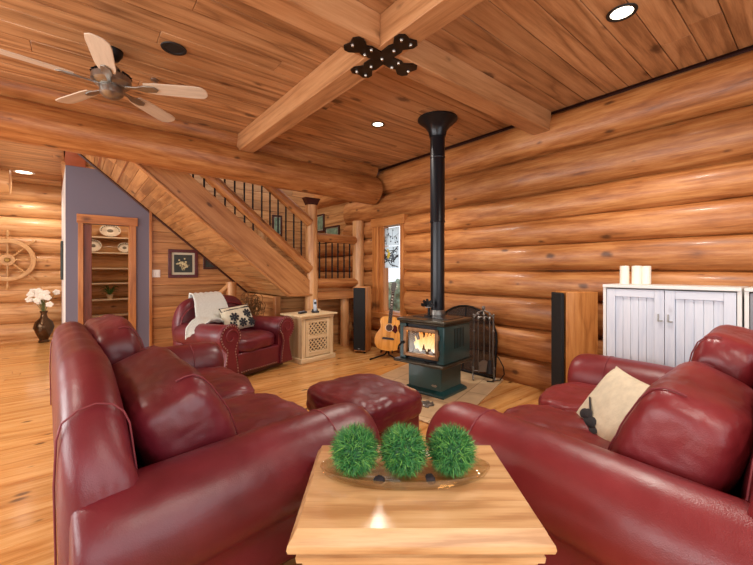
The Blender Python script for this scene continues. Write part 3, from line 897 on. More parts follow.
# dried twig ball in a pot behind the armchair
t = thing('dried_twig_arrangement', 'curly dried twigs in a pot, between the armchair and the staircase', 'dried plant', (2.08, 5.5, 0))
MB().lathe([(.08, 0), (.12, .12), (.11, .3), (.06, .38), (.07, .42), (.05, .42), (.05, .3), (.0001, .3)], n=20).build('pot', M['pewter'], t)
m_ = MB(); rs = random.Random(9)
for q in range(46):
    c = Vector((rs.uniform(-.13, .13), rs.uniform(-.1, .1), rs.uniform(.55, .86))); r_ = rs.uniform(.03, .09); a = rs.uniform(0, PI); ph = rs.uniform(0, 6)
    m_.tube([c + Vector((r_ * math.cos(ph + u) * math.cos(a), r_ * math.cos(ph + u) * math.sin(a), r_ * math.sin(ph + u))) for u in (0, .8, 1.6, 2.4, 3.2, 4.2)], .005, 5)
for q in range(12):
    m_.tube([(0, 0, .36), (rs.uniform(-.05, .05), rs.uniform(-.05, .05), .55), (rs.uniform(-.14, .14), rs.uniform(-.1, .1), .85)], .005, 5)
m_.build('twigs', M['twig'], t)

# ------------------------------------------------------------------ pictures, switch, wheel, vase
def picture(label, loc, w, h, rz, fw, fmat, mount, art, flowers=False, grp='framed pictures'):
    t = thing('framed_picture', label, 'picture', loc, rz, grp)
    m_ = MB()
    for c, s_ in (((0, 0, h / 2 - fw / 2), (w, .03, fw)), ((0, 0, -h / 2 + fw / 2), (w, .03, fw)), ((-w / 2 + fw / 2, 0, 0), (fw, .03, h - 2 * fw)), ((w / 2 - fw / 2, 0, 0), (fw, .03, h - 2 * fw))):
        m_.box(c, s_)
    m_.build('frame', fmat, t, bevel=.006)
    if mount:
        m_ = MB(); m_.box((0, .006, 0), (w - 2 * fw, .01, h - 2 * fw)); m_.build('mount', M['mount'], t)
    aw = w - 2 * fw - (.16 if flowers else .03 if not mount else .10) * w * 1.0; ah = h - 2 * fw - (.16 if flowers else .03 if not mount else .10) * h
    m_ = MB(); m_.box((0, .0, 0), (aw, .006, ah)); pr = m_.build('print', art, t)
    if flowers:
        rs = random.Random(2); m_ = MB()
        for q in range(26):
            a = rs.uniform(0, 6.28); r_ = rs.uniform(0, .34)
            m_.ball((r_ * math.cos(a) * aw, -.004, r_ * math.sin(a) * ah * .95), rs.uniform(.008, .02), 8, 5, sy=.25, sz=rs.uniform(.5, 1.3))
        for q in range(6):
            x = rs.uniform(-.2, .2) * aw; m_.tube([(x * .3, -.004, -.38 * ah), (x, -.004, .1 * ah)], .003, 5)
        m_.build('flower_motif', M['print_flower'], pr)
    return t
picture('maroon framed picture of pale flowers on the plank wall above the armchair', (1.375, WP - .016, 1.37), .44, .46, 0, .05, M['maroon'], True, M['print_dark'], True)
picture('small dark framed picture half hidden under the stair soffit', (1.80, WP - .016, 1.385), .24, .21, 0, .03, M['dark_frame'], False, M['print_dark'])
picture('framed landscape seen between the stair balusters', (3.0, WP - .016, 2.12), .20, .40, 0, .035, M['dark_frame'], True, M['print_green'])
picture('framed landscape seen just right of the log newel post', (3.865, 6.55, 2.22), .30, .36, R(-90), .03, M['dark_frame'], True, M['print_green'])
picture('wide framed picture just above the landing rail', (3.865, 6.10, 2.0), .50, .24, R(-90), .03, M['dark_frame'], True, M['print_green'])
picture('narrow framed picture edge on the white side of the closet', (-.163, 7.9, 1.42), .34, .62, R(-90 + 2.2), .03, M['print_dark'], True, M['print_green'])
t = thing('light_switch', 'white double light switch on the plank wall left of the maroon picture', 'switch', (.99, WP - .005, 1.21))
m_ = MB(); m_.box((0, 0, 0), (.115, .01, .12)); m_.build('switch_plate', M['white_plastic'], t, bevel=.003)
for x in (-.025, .025):
    m_ = MB(); m_.box((x, -.008, 0), (.03, .012, .06)); m_.build('rocker', M['white_plastic'], t, bevel=.002)

t = thing('ship_wheel', 'large wooden ship wheel hung on the far log wall', 'ship wheel', (-.90, 8.985, 1.44))
m_ = MB(); m_.rnd = .5
def ringy(r, zz, w_, d_, n=48):
    prof = [(r - w_ / 2, -d_ / 2), (r + w_ / 2, -d_ / 2), (r + w_ / 2, d_ / 2), (r - w_ / 2, d_ / 2), (r - w_ / 2, -d_ / 2)]
    return prof
m_.lathe(ringy(.33, 0, .07, .05), n=48, rot=rotm('X', 90)); m_.build('rim', M['wheel'], t, bevel=.006)
m_ = MB(); m_.lathe([(.0001, -.045), (.06, -.04), (.10, -.03), (.10, .03), (.0001, .03)], n=24, rot=rotm('X', 90)); hb = m_.build('hub', M['wheel'], t, bevel=.004)
m_ = MB(); m_.lathe([(.0001, .06), (.03, .058), (.04, .045), (.04, .04), (.0001, .04)], n=16, rot=rotm('X', 90)); m_.build('hub_cap', M['brass'], hb)
for q in range(8):
    a = q * PI / 4; m_ = MB()
    pr = [(.011, .08), (.018, .12), (.012, .16), (.02, .22), (.014, .28), (.014, .36), (.010, .39), (.017, .43), (.019, .47), (.012, .51), (.0001, .52)]
    m_.lathe(pr, n=12, rot=rotm('Y', math.degrees(a))); m_.build('spoke', M['wheel'], t)

t = thing('floor_vase', 'bronze vase of white flowers on the floor behind the left sofa', 'vase', (-.42, 8.72, 0))
MB().lathe([(.07, 0), (.08, .02), (.06, .05), (.10, .14), (.145, .26), (.12, .36), (.055, .43), (.04, .50), (.06, .55), (.05, .55), (.03, .49), (.0001, .45)], n=28).build('vase_body', M['pewter'], t)
m_ = MB(); m2 = MB(); rs = random.Random(6)
for q in range(16):
    a = rs.uniform(0, 6.28); r_ = rs.uniform(.04, .24); h = rs.uniform(.66, .92)
    e_ = Vector((r_ * math.cos(a), r_ * math.sin(a) * .5, h))
    m_.tube([(0, 0, .5), e_ * .5 + Vector((0, 0, .3)), e_], .004, 5)
    for p in range(5):
        b = p * 1.256 + a; m2.ball(e_ + Vector((.028 * math.cos(b), -.01, .028 * math.sin(b))), .03, 8, 5, sy=.4, sz=.8)
m_.build('stems', M['stem'], t); m2.build('blossoms', M['petal'], t)

# ------------------------------------------------------------------ hearth, stove, pipe
m_ = MB()
hp = [(2.25, 1.86), (3.80, 2.36), (3.80, 3.68), (2.15, 3.17)]
m_.prism(hp, lambda u, v: (u - 3.0, v - 2.75, .001), lambda u, v: (u - 3.0, v - 2.75, .014))
tag(m_.build('hearth_pad', M['tile'], loc=(3.0, 2.75, 0), bevel=.004, smooth=False), 'beige tiled hearth pad under the green stove', 'hearth')
m_ = MB(); rs = random.Random(3)
for q in range(7):
    a = q / 7 * 6.28; m_.tube([(0, 0, .012), (.03 * math.cos(a), .03 * math.sin(a), .016), (.075 * math.cos(a + .4), .06 * math.sin(a + .4), .012), (.085 * math.cos(a + .8), .07 * math.sin(a + .8), .01)], .009, 6)
m_.tube([(.05 * math.cos(u * .52), .05 * math.sin(u * .52), .012) for u in range(12)], .008, 6, closed=True)
tag(m_.build('iron_trivet', M['nickel'], loc=(2.51, 2.36, .012)), 'small scrolled metal trivet lying on the hearth in front of the stove', 'trivet')

SA = R(-81.4)
t = thing('wood_stove', 'dark green wood stove with a glass door and burning fire', 'stove', (2.925, 2.62, .014), SA)
sw, sd = .54, .50
# body shell: floor, ceiling, back, two sides and the front with its opening
m_ = MB(); z0, z1 = .335, .70
m_.box((0, .0, z0 + .015), (sw - .06, sd - .06, .03)); m_.box((0, 0, z1 - .015), (sw - .06, sd - .06, .03)); m_.box((0, sd / 2 - .05, (z0 + z1) / 2), (sw - .06, .03, z1 - z0))
for s_ in (-1, 1): m_.box((s_ * (sw / 2 - .045), 0, (z0 + z1) / 2), (.03, sd - .06, z1 - z0))
fy = -sd / 2 + .035
m_.box((0, fy, z0 + .03), (sw - .06, .03, .06)); m_.box((0, fy, z1 - .025), (sw - .06, .03, .05))
for s_ in (-1, 1): m_.box((s_ * (sw / 2 - .075), fy, (z0 + z1) / 2), (.09, .03, z1 - z0))
m_.build('firebox', M['pipe'], t, bevel=.003)
for s_ in (-1, 1):
    m_ = MB(); m_.box((s_ * (sw / 2 - .012), -.0, (z0 + z1) / 2), (.022, sd, z1 - z0 - .005))
    m_.box((s_ * (sw / 2 - .045), -sd / 2 + .01, (z0 + z1) / 2), (.075, .022, z1 - z0 - .005))
    sd_ = m_.build('side_panel', M['green'], t, bevel=.005)
    m_ = MB()
    for q in range(7): m_.box((s_ * (sw / 2 + .0005), -.06 + q * .03, (z0 + z1) / 2 + .05), (.003, .007, .2))
    m_.build('side_louvres', M['pipe'], sd_)
m_ = MB(); m_.box((0, 0, .735), (sw + .05, sd + .05, .03)); m_.box((0, 0, .71), (sw + .01, sd + .01, .025)); m_.build('top_plate', M['stovetop'], t, bevel=.012, seg=3)
m_ = MB(); m_.box((0, .06, .752), (sw - .10, sd - .20, .008)); m_.build('top_inset', M['pipe'], t, bevel=.003)
m_ = MB(); m_.box((0, -.02, .322), (sw + .06, sd + .10, .028)); m_.build('ash_lip', M['stovetop'], t, bevel=.009, seg=3)
m_ = MB(); m_.box((.0, .0, .17), (sw - .14, sd - .12, .28)); m_.build('pedestal', M['green'], t, bevel=.006)
m_ = MB(); m_.loft([[(-.25, -.23, .0), (.25, -.23, .0), (.25, .23, .0), (-.25, .23, .0)], [(-.25, -.23, .025), (.25, -.23, .025), (.25, .23, .025), (-.25, .23, .025)], [(-.205, -.195, .055), (.205, -.195, .055), (.205, .195, .055), (-.205, .195, .055)]]); m_.build('plinth', M['green'], t, bevel=.004)
m_ = MB(); m_.prism([(-.035, 0), (-.02, .012), (0, .008), (.02, .014), (.036, .004), (.02, -.012), (-.02, -.01)], lambda u, v: (u + .12, -.192, v + .10), lambda u, v: (u + .12, -.196, v + .10)); m_.build('badge', M['nickel'], t)
# door
m_ = MB(); zc = .518; dw, dh = .42, .30
dy = -sd / 2 + .0
for c, s_ in (((0, dy, zc + dh / 2 - .02), (dw, .035, .04)), ((0, dy, zc - dh / 2 + .02), (dw, .035, .04)), ((-dw / 2 + .02, dy, zc), (.04, .035, dh)), ((dw / 2 - .02, dy, zc), (.04, .035, dh))): m_.box(c, s_)
dr = m_.build('door', M['bronze'], t, bevel=.007, seg=3)
m_ = MB(); m_.box((0, dy + .006, zc), (dw - .06, .006, dh - .06)); m_.build('door_glass', M['stove_glass'], dr)
m_ = MB(); m_.tube([(-dw / 2 - .012, dy - .03, zc - .02), (-dw / 2 - .03, dy - .05, zc - .05), (-dw / 2 - .04, dy - .05, zc - .09)], .009, 8); m_.box((-dw / 2 + .0, dy - .018, zc - .015), (.03, .03, .03)); m_.build('door_handle', M['black'], dr)
m_ = MB(); m_.cyl((dw / 2 + .006, dy - .01, zc + .05), (dw / 2 + .006, dy - .01, zc + .10), .008, n=10); m_.cyl((dw / 2 + .006, dy - .01, zc - .10), (dw / 2 + .006, dy - .01, zc - .05), .008, n=10); m_.build('hinge', M['bronze'], dr)
m_ = MB(); m_.tube([(.05, -sd / 2 - .01, .352), (.10, -sd / 2 - .05, .345), (.13, -sd / 2 - .05, .345)], .006, 6); m_.build('air_control', M['black'], t)
m_ = MB(); m_.box((0, sd / 2 - .075, .51), (.43, .02, .32)); m_.box((0, 0, .375), (.40, .36, .02)); m_.build('firebrick_lining', M['soot'], t)
m_ = MB(); rs = random.Random(12)
for q, (x, y_, z, a, ln) in enumerate([(-.04, -.08, .405, 8, .30), (.03, .03, .405, -10, .30), (-.01, -.03, .445, 25, .26)]):
    d = Vector((math.cos(R(a)), math.sin(R(a)) * .5, .05)) * ln / 2
    m_.cyl(Vector((x, y_, z)) - d, Vector((x, y_, z)) + d, .032, .028, n=12, seg=5, wob=.012, seed=q * 3.)
m_.build('firewood', M['firewood'], t)
m_ = MB()
for q in range(46):
    x = rs.uniform(-.16, .16); y_ = rs.uniform(-.15, .02); h = rs.uniform(.08, .23) * (1.15 - abs(x) * 2.6); z = .40 + rs.uniform(0, .03); r_ = rs.uniform(.009, .019)
    n0 = len(m_.v)
    ph = rs.uniform(0, 6)
    m_.tube([(x + .018 * math.sin(ph + u * 5) * u, y_, z + h * u) for u in (0, .15, .35, .55, .75, .9, 1)], r_, 7, taper=lambda u: .6 + .9 * u * 2 * (1 - u) - .58 * u * u)
    for i in range(n0, len(m_.v)): m_.g[i] = ((m_.v[i][2] - .40) / .2, 0, 0)
m_.build('flames', M['flame'], t)
# pipe
px, py = 3.07, 2.71
t = thing('stove_pipe', 'black stove pipe rising from the green stove to the ceiling', 'stove pipe', (px, py, .774))
H0 = CZ - .774
MB().cyl((0, 0, .0), (0, 0, H0 - .1), .076, n=28, cap=False).build('lower_pipe', M['pipe'], t)
MB().lathe([(.078, 1.0), (.083, 1.005), (.083, 1.02), (.079, 1.028), (.079, H0 - .1)], n=28).build('upper_pipe', M['pipe'], t)
MB().lathe([(.085, 0), (.085, .05), (.078, .055)], n=28).build('pipe_collar', M['nickel'], t)
MB().lathe([(.079, 1.70), (.083, 1.705), (.083, 1.72), (.079, 1.725)], n=28).build('pipe_joint', M['pipe'], t)
MB().lathe([(.088, H0 - .20), (.10, H0 - .14), (.13, H0 - .09), (.19, H0 - .04), (.215, H0 - .02), (.215, H0 - .001), (.1, H0 - .001)], n=36).build('ceiling_flange', M['pipe'], t)
# stove-top fan
t = thing('stove_fan', 'small black fan standing on top of the green stove', 'fan', (2.88, 2.67, .772), R(-75))
m_ = MB(); m_.box((0, 0, .006), (.07, .05, .012)); m_.box((0, .012, .05), (.02, .02, .09)); m_.build('fan_base', M['black'], t, bevel=.002)
m_ = MB()
for q in range(8): m_.box((-.028 + q * .008, .012, .12), (.002, .04, .045))
m_.box((0, .012, .096), (.06, .04, .006)); m_.build('cooling_fins', M['iron'], t)
for q in range(5):
    a = 90 + (q - 2) * 40
    m_ = MB(); d = Vector((math.cos(R(a)), 0, math.sin(R(a))))
    m_.prism([(.01, -.006), (.05, -.02), (.075, -.014), (.075, .014), (.05, .02), (.01, .006)], lambda u, v: Vector((0, -.02, .112)) + d * u + Vector((-d.z, .25, d.x)) * v, lambda u, v: Vector((0, -.023, .112)) + d * u + Vector((-d.z, .25, d.x)) * v)
    m_.build('fan_blade', M['black'], t)

# ------------------------------------------------------------------ fire screen, tools, cord
t = thing('fire_screen', 'arched black mesh fire screen leaning on the log wall behind the stove', 'fire screen', (3.70, 2.86, .014), R(-90))
tl = rotm('X', -5)
arch = [(-.45, 0), (-.45, .42)] + [(-.45 * math.cos(u), .42 + .37 * math.sin(u)) for u in [k * PI / 14 for k in range(1, 14)]] + [(.45, .42), (.45, 0)]
m_ = MB(); m_.tube([tl @ Vector((u, 0, v + .015)) for u, v in arch], .014, 8, closed=True); m_.tube([tl @ Vector((0, 0, .01)), tl @ Vector((0, 0, .79))], .008, 6); m_.build('screen_frame', M['black'], t)
m_ = MB(); m_.prism(arch, lambda u, v: tl @ Vector((u, .001, v + .015)), lambda u, v: tl @ Vector((u, .003, v + .015))); m_.build('wire_mesh', M['screen'], t)

TX, TY = 3.60, 2.49
TA = R(-50)
t = thing('fireplace_tool_stand', 'wrought iron stand holding fireplace tools beside the stove', 'tool stand', (TX, TY, .014), TA)
m_ = MB()
for s_ in (-1, 1):
    m_.tube([(s_ * .115, 0, .0), (s_ * .115, 0, .12), (s_ * .105, 0, .3), (s_ * .108, 0, .62), (s_ * .11, 0, .72)], .009, 8)
    m_.ball((s_ * .11, 0, .735), .016, 10, 7)
    m_.ball((s_ * .107, 0, .55), .015, 10, 7, sz=1.4); m_.ball((s_ * .115, 0, .13), .016, 10, 7, sz=1.6)
    m_.tube([(s_ * .115, -.08, .012), (s_ * .115, -.05, .04), (s_ * .115, 0, .07), (s_ * .115, .05, .04), (s_ * .115, .08, .012)], .008, 8)
    m_.tube([(s_ * .115, -.08, .012), (s_ * .115, -.10, .03), (s_ * .115, -.09, .045)], .006, 6)
m_.tube([(-.115, 0, .10), (.115, 0, .10)], .007, 8)
m_.tube([(-.11, 0, .70), (-.06, 0, .765), (0, 0, .79), (.06, 0, .765), (.11, 0, .70)], .009, 8)
m_.ball((0, 0, .815), .022, 12, 8, sz=1.2)
m_.build('stand_frame', M['iron'], t)
m_ = MB(); m_.tube([(-.07, -.05, .715), (0, -.03, .72), (.07, -.05, .715)], .006, 6); m_.tube([(0, 0, .78), (0, -.03, .72)], .006, 6); m_.build('hook_bar', M['iron'], t)
def tool(name, label, dx, head):
    q = Matrix.Rotation(TA, 3, 'Z') @ Vector((dx, -.055, 0))
    o = thing(name, label, 'fireplace tool', (TX + q.x, TY + q.y, .014), TA, 'fireplace tools on the stand')
    m_ = MB(); m_.tube([(0, 0, .22), (0, 0, .50), (0, 0, .735)], .006, 8); m_.build('shaft', M['iron'], o)
    m_ = MB(); m_.ball((0, 0, .70), .013, 10, 7, sz=2.4); m_.ball((0, 0, .75), .014, 10, 7); m_.build('grip', M['nickel'], o)
    m_ = MB()
    if head == 'shovel':
        m_.loft([[(-.055, .012, .10), (.055, .012, .10), (.055, .017, .10), (-.055, .017, .10)], [(-.05, -.005, .21), (.05, -.005, .21), (.05, .0, .21), (-.05, .0, .21)], [(-.02, -.008, .235), (.02, -.008, .235), (.02, .004, .235), (-.02, .004, .235)]])
        for s_ in (-1, 1): m_.box((s_ * .054, -.004, .155), (.004, .03, .11))
    elif head == 'brush':
        m_.lathe([(.0001, .24), (.022, .235), (.026, .20), (.036, .09), (.0001, .09)], n=14)
    else:
        m_.tube([(0, 0, .24), (.008, 0, .16), (.0, 0, .09)], .007, 8, taper=lambda u: 1 - .7 * u); m_.tube([(0, 0, .18), (.02, 0, .15), (.03, 0, .18)], .006, 6)
    m_.build({'shovel': 'shovel_pan', 'brush': 'bristles'}.get(head, 'poker_tip'), M['iron'] if head != 'brush' else M['bark'], o)
tool('ash_shovel', 'iron ash shovel hanging in the middle of the fireplace tool stand', .0, 'shovel')
tool('hearth_brush', 'hearth brush hanging at the right of the ash shovel', .062, 'brush')
tool('fire_poker', 'iron poker hanging at the left of the ash shovel', -.062, 'poker')
m_ = MB()
m_.tube([(3.70, 2.42, .30), (3.70, 2.36, .27), (3.70, 2.30, .18), (3.70, 2.29, .10), (3.68, 2.33, .03), (3.64, 2.40, .022), (3.60, 2.36, .022), (3.56, 2.42, .022)], .006, 7)
tag(m_.build('black_cable', M['black']), 'black cable looping down the wall beside the fireplace tools', 'cable')

# ------------------------------------------------------------------ speakers
def speaker(label, loc, rz, w, d, h, wood_m, side=True):
    t = thing('tower_speaker', label, 'speaker', loc, rz)
    m_ = MB(); m_.rnd = .5; m_.box((0, .012, h / 2 + .012), (w, d - .024, h - .012)); m_.build('cabinet', wood_m, t, bevel=.006)
    m_ = MB(); m_.box((0, -d / 2 - .004, h / 2 + .02), (w - .012, .03, h - .05)); gr = m_.build('grille', M['black_cloth'], t, bevel=.008)
    m_ = MB(); m_.box((0, -d / 2 - .021, .07), (.035, .003, .008)); m_.build('badge', M['nickel'], gr)
    m_ = MB()
    for a in (-1, 1):
        for b in (-1, 1): m_.cyl((a * (w / 2 - .03), b * (d / 2 - .04), 0), (a * (w / 2 - .03), b * (d / 2 - .04), .03), .014, n=10)
    m_.build('feet', M['black'], t)
speaker('tall tower speaker with black grille between the stair landing and the guitar', (3.47, 4.60, 0), R(-57), .20, .27, 1.0, M['oak'])
speaker('tall oak tower speaker with black grille left of the white cabinet', (3.60, 1.50, 0), R(-129.2), .21, .31, 1.055, M['oak'])

# ------------------------------------------------------------------ white cabinets and candles
def cabinet(label, y_right, width, mat, doors, edge):
    t = thing('white_cabinet', label, 'cabinet', (3.585, y_right + width / 2, 0), R(-90), 'low cabinets by the right wall')
    D, Hh = .36, 1.14
    m_ = MB(); m_.box((0, 0, Hh - .0125), (width, D + .02, .025)); m_.build('top', edge, t, bevel=.003)
    m_ = MB()
    for s_ in (-1, 1): m_.box((s_ * (width / 2 - .011), 0, (Hh - .025) / 2), (.022, D, Hh - .025))
    m_.box((0, D / 2 - .01, Hh / 2), (width - .044, .012, Hh - .06)); m_.box((0, 0, .05), (width - .044, D - .02, .1)); m_.build('carcass', edge, t, bevel=.002)
    iw = (width - .05) / doors
    for q in range(doors):
        xc = -width / 2 + .025 + iw * (q + .5)
        m_ = MB(); fy = -D / 2 + .012; st_ = .06; z0, z1 = .11, Hh - .035
        for c, s_ in (((xc - iw / 2 + st_ / 2 + .002, fy, (z0 + z1) / 2), (st_, .022, z1 - z0)), ((xc + iw / 2 - st_ / 2 - .002, fy, (z0 + z1) / 2), (st_, .022, z1 - z0)),
                      ((xc, fy, z1 - .03), (iw - 2 * st_ - .006, .022, .06)), ((xc, fy, z0 + .03), (iw - 2 * st_ - .006, .022, .06))):
            m_.rnd = random.random(); m_.box(c, s_)
        dr = m_.build('door', mat, t, bevel=.002)
        m_ = MB(); n = 5; pw = (iw - 2 * st_ - .006) / n
        for k in range(n):
            m_.rnd = random.random(); m_.box((xc - (n - 1) / 2 * pw + k * pw, fy + .006, (z0 + z1) / 2), (pw - .002, .012, z1 - z0 - .12))
        m_.build('door_panel', mat, dr, bevel=.003, seg=1)
        hx = xc + (iw / 2 - .03) * (1 if q == 0 else -1)
        m_ = MB(); m_.box((hx - .006, fy - .018, .90), (.008, .012, .055)); m_.box((hx + .006, fy - .02, .876), (.026, .018, .01)); m_.build('handle', M['nickel'], dr, bevel=.001)
    return t
cabinet('white plank-door cabinet with candles on top, beside the oak speaker', .368, .826, M['white_wood'], 2, M['cream_edge'])
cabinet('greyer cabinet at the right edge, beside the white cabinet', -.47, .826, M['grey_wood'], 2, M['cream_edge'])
for k, (y_, r_, h_) in enumerate([(1.092, .034, .152), (1.010, .036, .152), (.955, .033, .150)]):
    t = thing('pillar_candle', ['ivory pillar candle standing apart at the left on the white cabinet', 'ivory pillar candle in the middle of the three on the white cabinet', 'ivory pillar candle at the right of the three on the white cabinet'][k], 'candle', (3.58 + .02 * k, y_ - (.0 if k < 2 else .005), 1.141), 0, 'pillar candles on the cabinet')
    MB().lathe([(r_, 0), (r_, h_ - .004), (r_ - .004, h_), (r_ * .5, h_ - .006), (.0001, h_ - .008)], n=24).build('wax', M['wax'], t)
    MB().cyl((0, 0, h_ - .01), (.002, 0, h_ + .006), .002, n=6).build('wick', M['wick'], t)

# ------------------------------------------------------------------ lattice side cabinet
LA = R(8)
t = thing('lattice_cabinet', 'small limed pine cabinet with lattice door beside the armchair', 'cabinet', (2.60, 4.71, 0), LA)
W, D, Hh = .55, .40, .655
m_ = MB(); m_.box((0, 0, Hh - .015), (W + .10, D + .09, .03)); m_.build('top', M['lattice'], t, bevel=.008)
m_ = MB(); m_.box((0, 0, Hh - .045), (W + .02, D + .02, .03))
for s_ in (-1, 1): m_.box((s_ * (W / 2 - .012), .0, .33), (.024, D, .58))
m_.box((0, D / 2 - .01, .33), (W - .05, .015, .58)); m_.box((0, 0, .08), (W - .05, D - .03, .02))
for s_ in (-1, 1): m_.box((s_ * (W / 2 - .03), -D / 2 + .01, .34), (.06, .026, .56))
m_.build('carcass', M['lattice'], t, bevel=.004)
m_ = MB(); m_.box((0, 0, .035), (W + .05, D + .05, .07)); m_.build('plinth', M['lattice'], t, bevel=.008)
m_ = MB(); dw = W - .13; fy = -D / 2 + .004
for c, s_ in (((-dw / 2 + .025, fy, .335), (.05, .024, .50)), ((dw / 2 - .025, fy, .335), (.05, .024, .50)), ((0, fy, .565), (dw - .1, .024, .045)), ((0, fy, .115), (dw - .1, .024, .06)), ((0, fy, .345), (dw - .1, .024, .05))): m_.box(c, s_)
dr = m_.build('door', M['lattice'], t, bevel=.003)
for (za, zb) in ((.37, .545), (.145, .32)):
    m_ = MB(); wv = dw - .1; hh = zb - za
    n = 9
    for k in range(-n, n + 1):
        for s_ in (1, -1):
            # clip a 45 degree slat to the opening
            c0 = k * .062
            pts = []
            x0 = -wv / 2; x1 = wv / 2
            lo = max(x0, min(x1, c0 - hh / 2)); hi = max(x0, min(x1, c0 + hh / 2))
            if hi - lo < .02: continue
            za_ = (lo - c0) * s_; zb_ = (hi - c0) * s_
            a = Vector((lo, fy + (.004 if s_ > 0 else -.002), (za + zb) / 2 + za_)); b = Vector((hi, a.y, (za + zb) / 2 + zb_))
            d = b - a; m_.box((a + b) / 2, (d.length, .006, .017), rotm('Y', -math.degrees(math.atan2(d.z, d.x))))
    m_.build('lattice_panel', M['lattice'], dr)
m_ = MB(); m_.box((0, fy + .03, .335), (dw - .06, .004, .46)); m_.build('inner_backing', M['dark_frame'], t)
m_ = MB(); m_.tube([(-dw / 2 + .025, fy - .012, .40), (-dw / 2 + .02, fy - .03, .43), (-dw / 2 + .025, fy - .012, .46)], .005, 6); m_.build('door_pull', M['lattice'], dr)
top = Hh + .001
def on_cab(x, y_): 
    q = Matrix.Rotation(LA, 3, 'Z') @ Vector((x, y_, 0)); return (2.60 + q.x, 4.71 + q.y, top)
t = thing('cordless_phone', 'silver cordless phone standing in a black cradle on the lattice cabinet', 'phone', on_cab(.06, -.06), R(-20))
m_ = MB(); m_.box((0, 0, .012), (.10, .10, .024)); m_.box((0, .03, .035), (.08, .04, .03)); m_.build('cradle', M['phone_dark'], t, bevel=.008)
m_ = MB(); m_.loft([[(-.024, -.005, .02), (.024, -.005, .02), (.024, .02, .02), (-.024, .02, .02)], [(-.026, .0, .10), (.026, .0, .10), (.026, .03, .10), (-.026, .03, .10)], [(-.022, .018, .185), (.022, .018, .185), (.022, .042, .185), (-.022, .042, .185)]]); hs = m_.build('handset', M['phone'], t, bevel=.008)
m_ = MB(); m_.box((0, .004, .135), (.034, .006, .035), rotm('X', -12)); m_.build('screen', M['phone_dark'], hs)
o = MB(); o.box((0, 0, .02), (.06, .05, .04)); tag(o.build('small_box', M['lattice'], loc=on_cab(.17, .02), bevel=.004), 'small tan box right of the cordless phone', 'box')
t = thing('remote_control', 'dark remote control with pale keys lying left on the lattice cabinet', 'remote', on_cab(-.13, -.02), R(30))
m_ = MB(); m_.box((0, 0, .014), (.17, .05, .026)); m_.build('case', M['phone_dark'], t, bevel=.008); m_ = MB()
for q in range(4):
    for p in range(2): m_.box((-.05 + q * .03, -.01 + p * .02, .029), (.018, .012, .006))
m_.build('keys', M['phone'], t)

# ------------------------------------------------------------------ guitar
GA = R(-48)
t = thing('acoustic_guitar', 'honey coloured acoustic guitar on a floor stand in front of the narrow window', 'guitar', (3.47, 4.02, .10), GA)
half = [(0, 0), (.09, .004), (.15, .03), (.19, .09), (.20, .16), (.185, .23), (.15, .285), (.128, .325), (.13, .365), (.145, .405), (.143, .45), (.115, .485), (.06, .50), (0, .50)]
outl = half + [(-x, z) for x, z in half[::-1][1:-1]]
tl = rotm('X', -10) @ rotm('Y', 5)
def gp(x, y_, z): return tl @ Vector((x, y_, z))
m_ = MB(); m_.prism(outl, lambda u, v: gp(u, 0, v), lambda u, v: gp(u, .10, v)); bd = m_.build('body_sides', M['guitar_side'], t, bevel=.006)
m_ = MB(); m_.prism([(x * .985, .004 + z * .985) for x, z in outl], lambda u, v: gp(u, -.004, v), lambda u, v: gp(u, .004, v))
for i in range(len(m_.g)): m_.g[i] = (m_.v[i][2], m_.v[i][0], 0)
m_.build('soundboard', M['guitar_top'], t, smooth=False)
m_ = MB(); m_.lathe([(.0001, -.0015), (.047, -.0015), (.047, 0)], gp(0, -.005, .335), 24, rot=tl @ rotm('X', 90)); m_.build('soundhole', M['guitar_neck'], t)
m_ = MB(); m_.tube([gp(.054 * math.cos(u * PI / 12), -.005, .335 + .054 * math.sin(u * PI / 12)) for u in range(24)], .003, 6, closed=True); m_.build('rosette', M['mother'], t)
m_ = MB(); m_.prism([(.035, .30), (.10, .26), (.125, .30), (.11, .36), (.075, .385), (.055, .36), (.056, .33)], lambda u, v: gp(u, -.0045, v), lambda u, v: gp(u, -.007, v)); m_.build('pickguard', M['pickguard'], t)
m_ = MB(); m_.prism([(-.085, .165), (.085, .165), (.09, .18), (.07, .195), (-.07, .195), (-.09, .18)], lambda u, v: gp(u, -.004, v), lambda u, v: gp(u, -.014, v)); m_.build('bridge', M['guitar_neck'], t)
m_ = MB(); m_.loft([[gp(-.028, -.012, .40), gp(.028, -.012, .40), gp(.028, .01, .40), gp(-.028, .01, .40)], [gp(-.022, -.012, .86), gp(.022, -.012, .86), gp(.022, .012, .86), gp(-.022, .012, .86)]]); nk = m_.build('neck', M['guitar_neck'], t)
m_ = MB()
for q in range(13): m_.box(gp(0, -.0125, .86 - .46 * (1 - .5 ** (q / 11))), (.046, .002, .0025), tl)
for q in (3, 5, 7, 9): m_.box(gp(0, -.0128, .86 - .46 * (1 - .5 ** ((q - .5) / 11))), (.022, .002, .012), tl)
m_.build('frets', M['mother'], nk)
m_ = MB(); m_.prism([(-.022, .86), (.022, .86), (.036, .90), (.032, 1.0), (.012, 1.012), (0, 1.0), (-.012, 1.012), (-.032, 1.0), (-.036, .90)], lambda u, v: gp(u, -.008 + (v - .86) * .2, v), lambda u, v: gp(u, .008 + (v - .86) * .2, v)); hd = m_.build('headstock', M['guitar_neck'], t)
m_ = MB()
for s_ in (-1, 1):
    for z in (.905, .94, .975): m_.cyl(gp(s_ * .034, .012, z), gp(s_ * .055, .012, z), .008, n=8)
m_.build('tuning_pegs', M['nickel'], hd)
m_ = MB()
for q in range(6):
    x = -.02 + q * .008; m_.tube([gp(x * 1.3, -.016, .18), gp(x, -.017, .86)], .0012, 4)
m_.build('strings', M['bolt'], t)
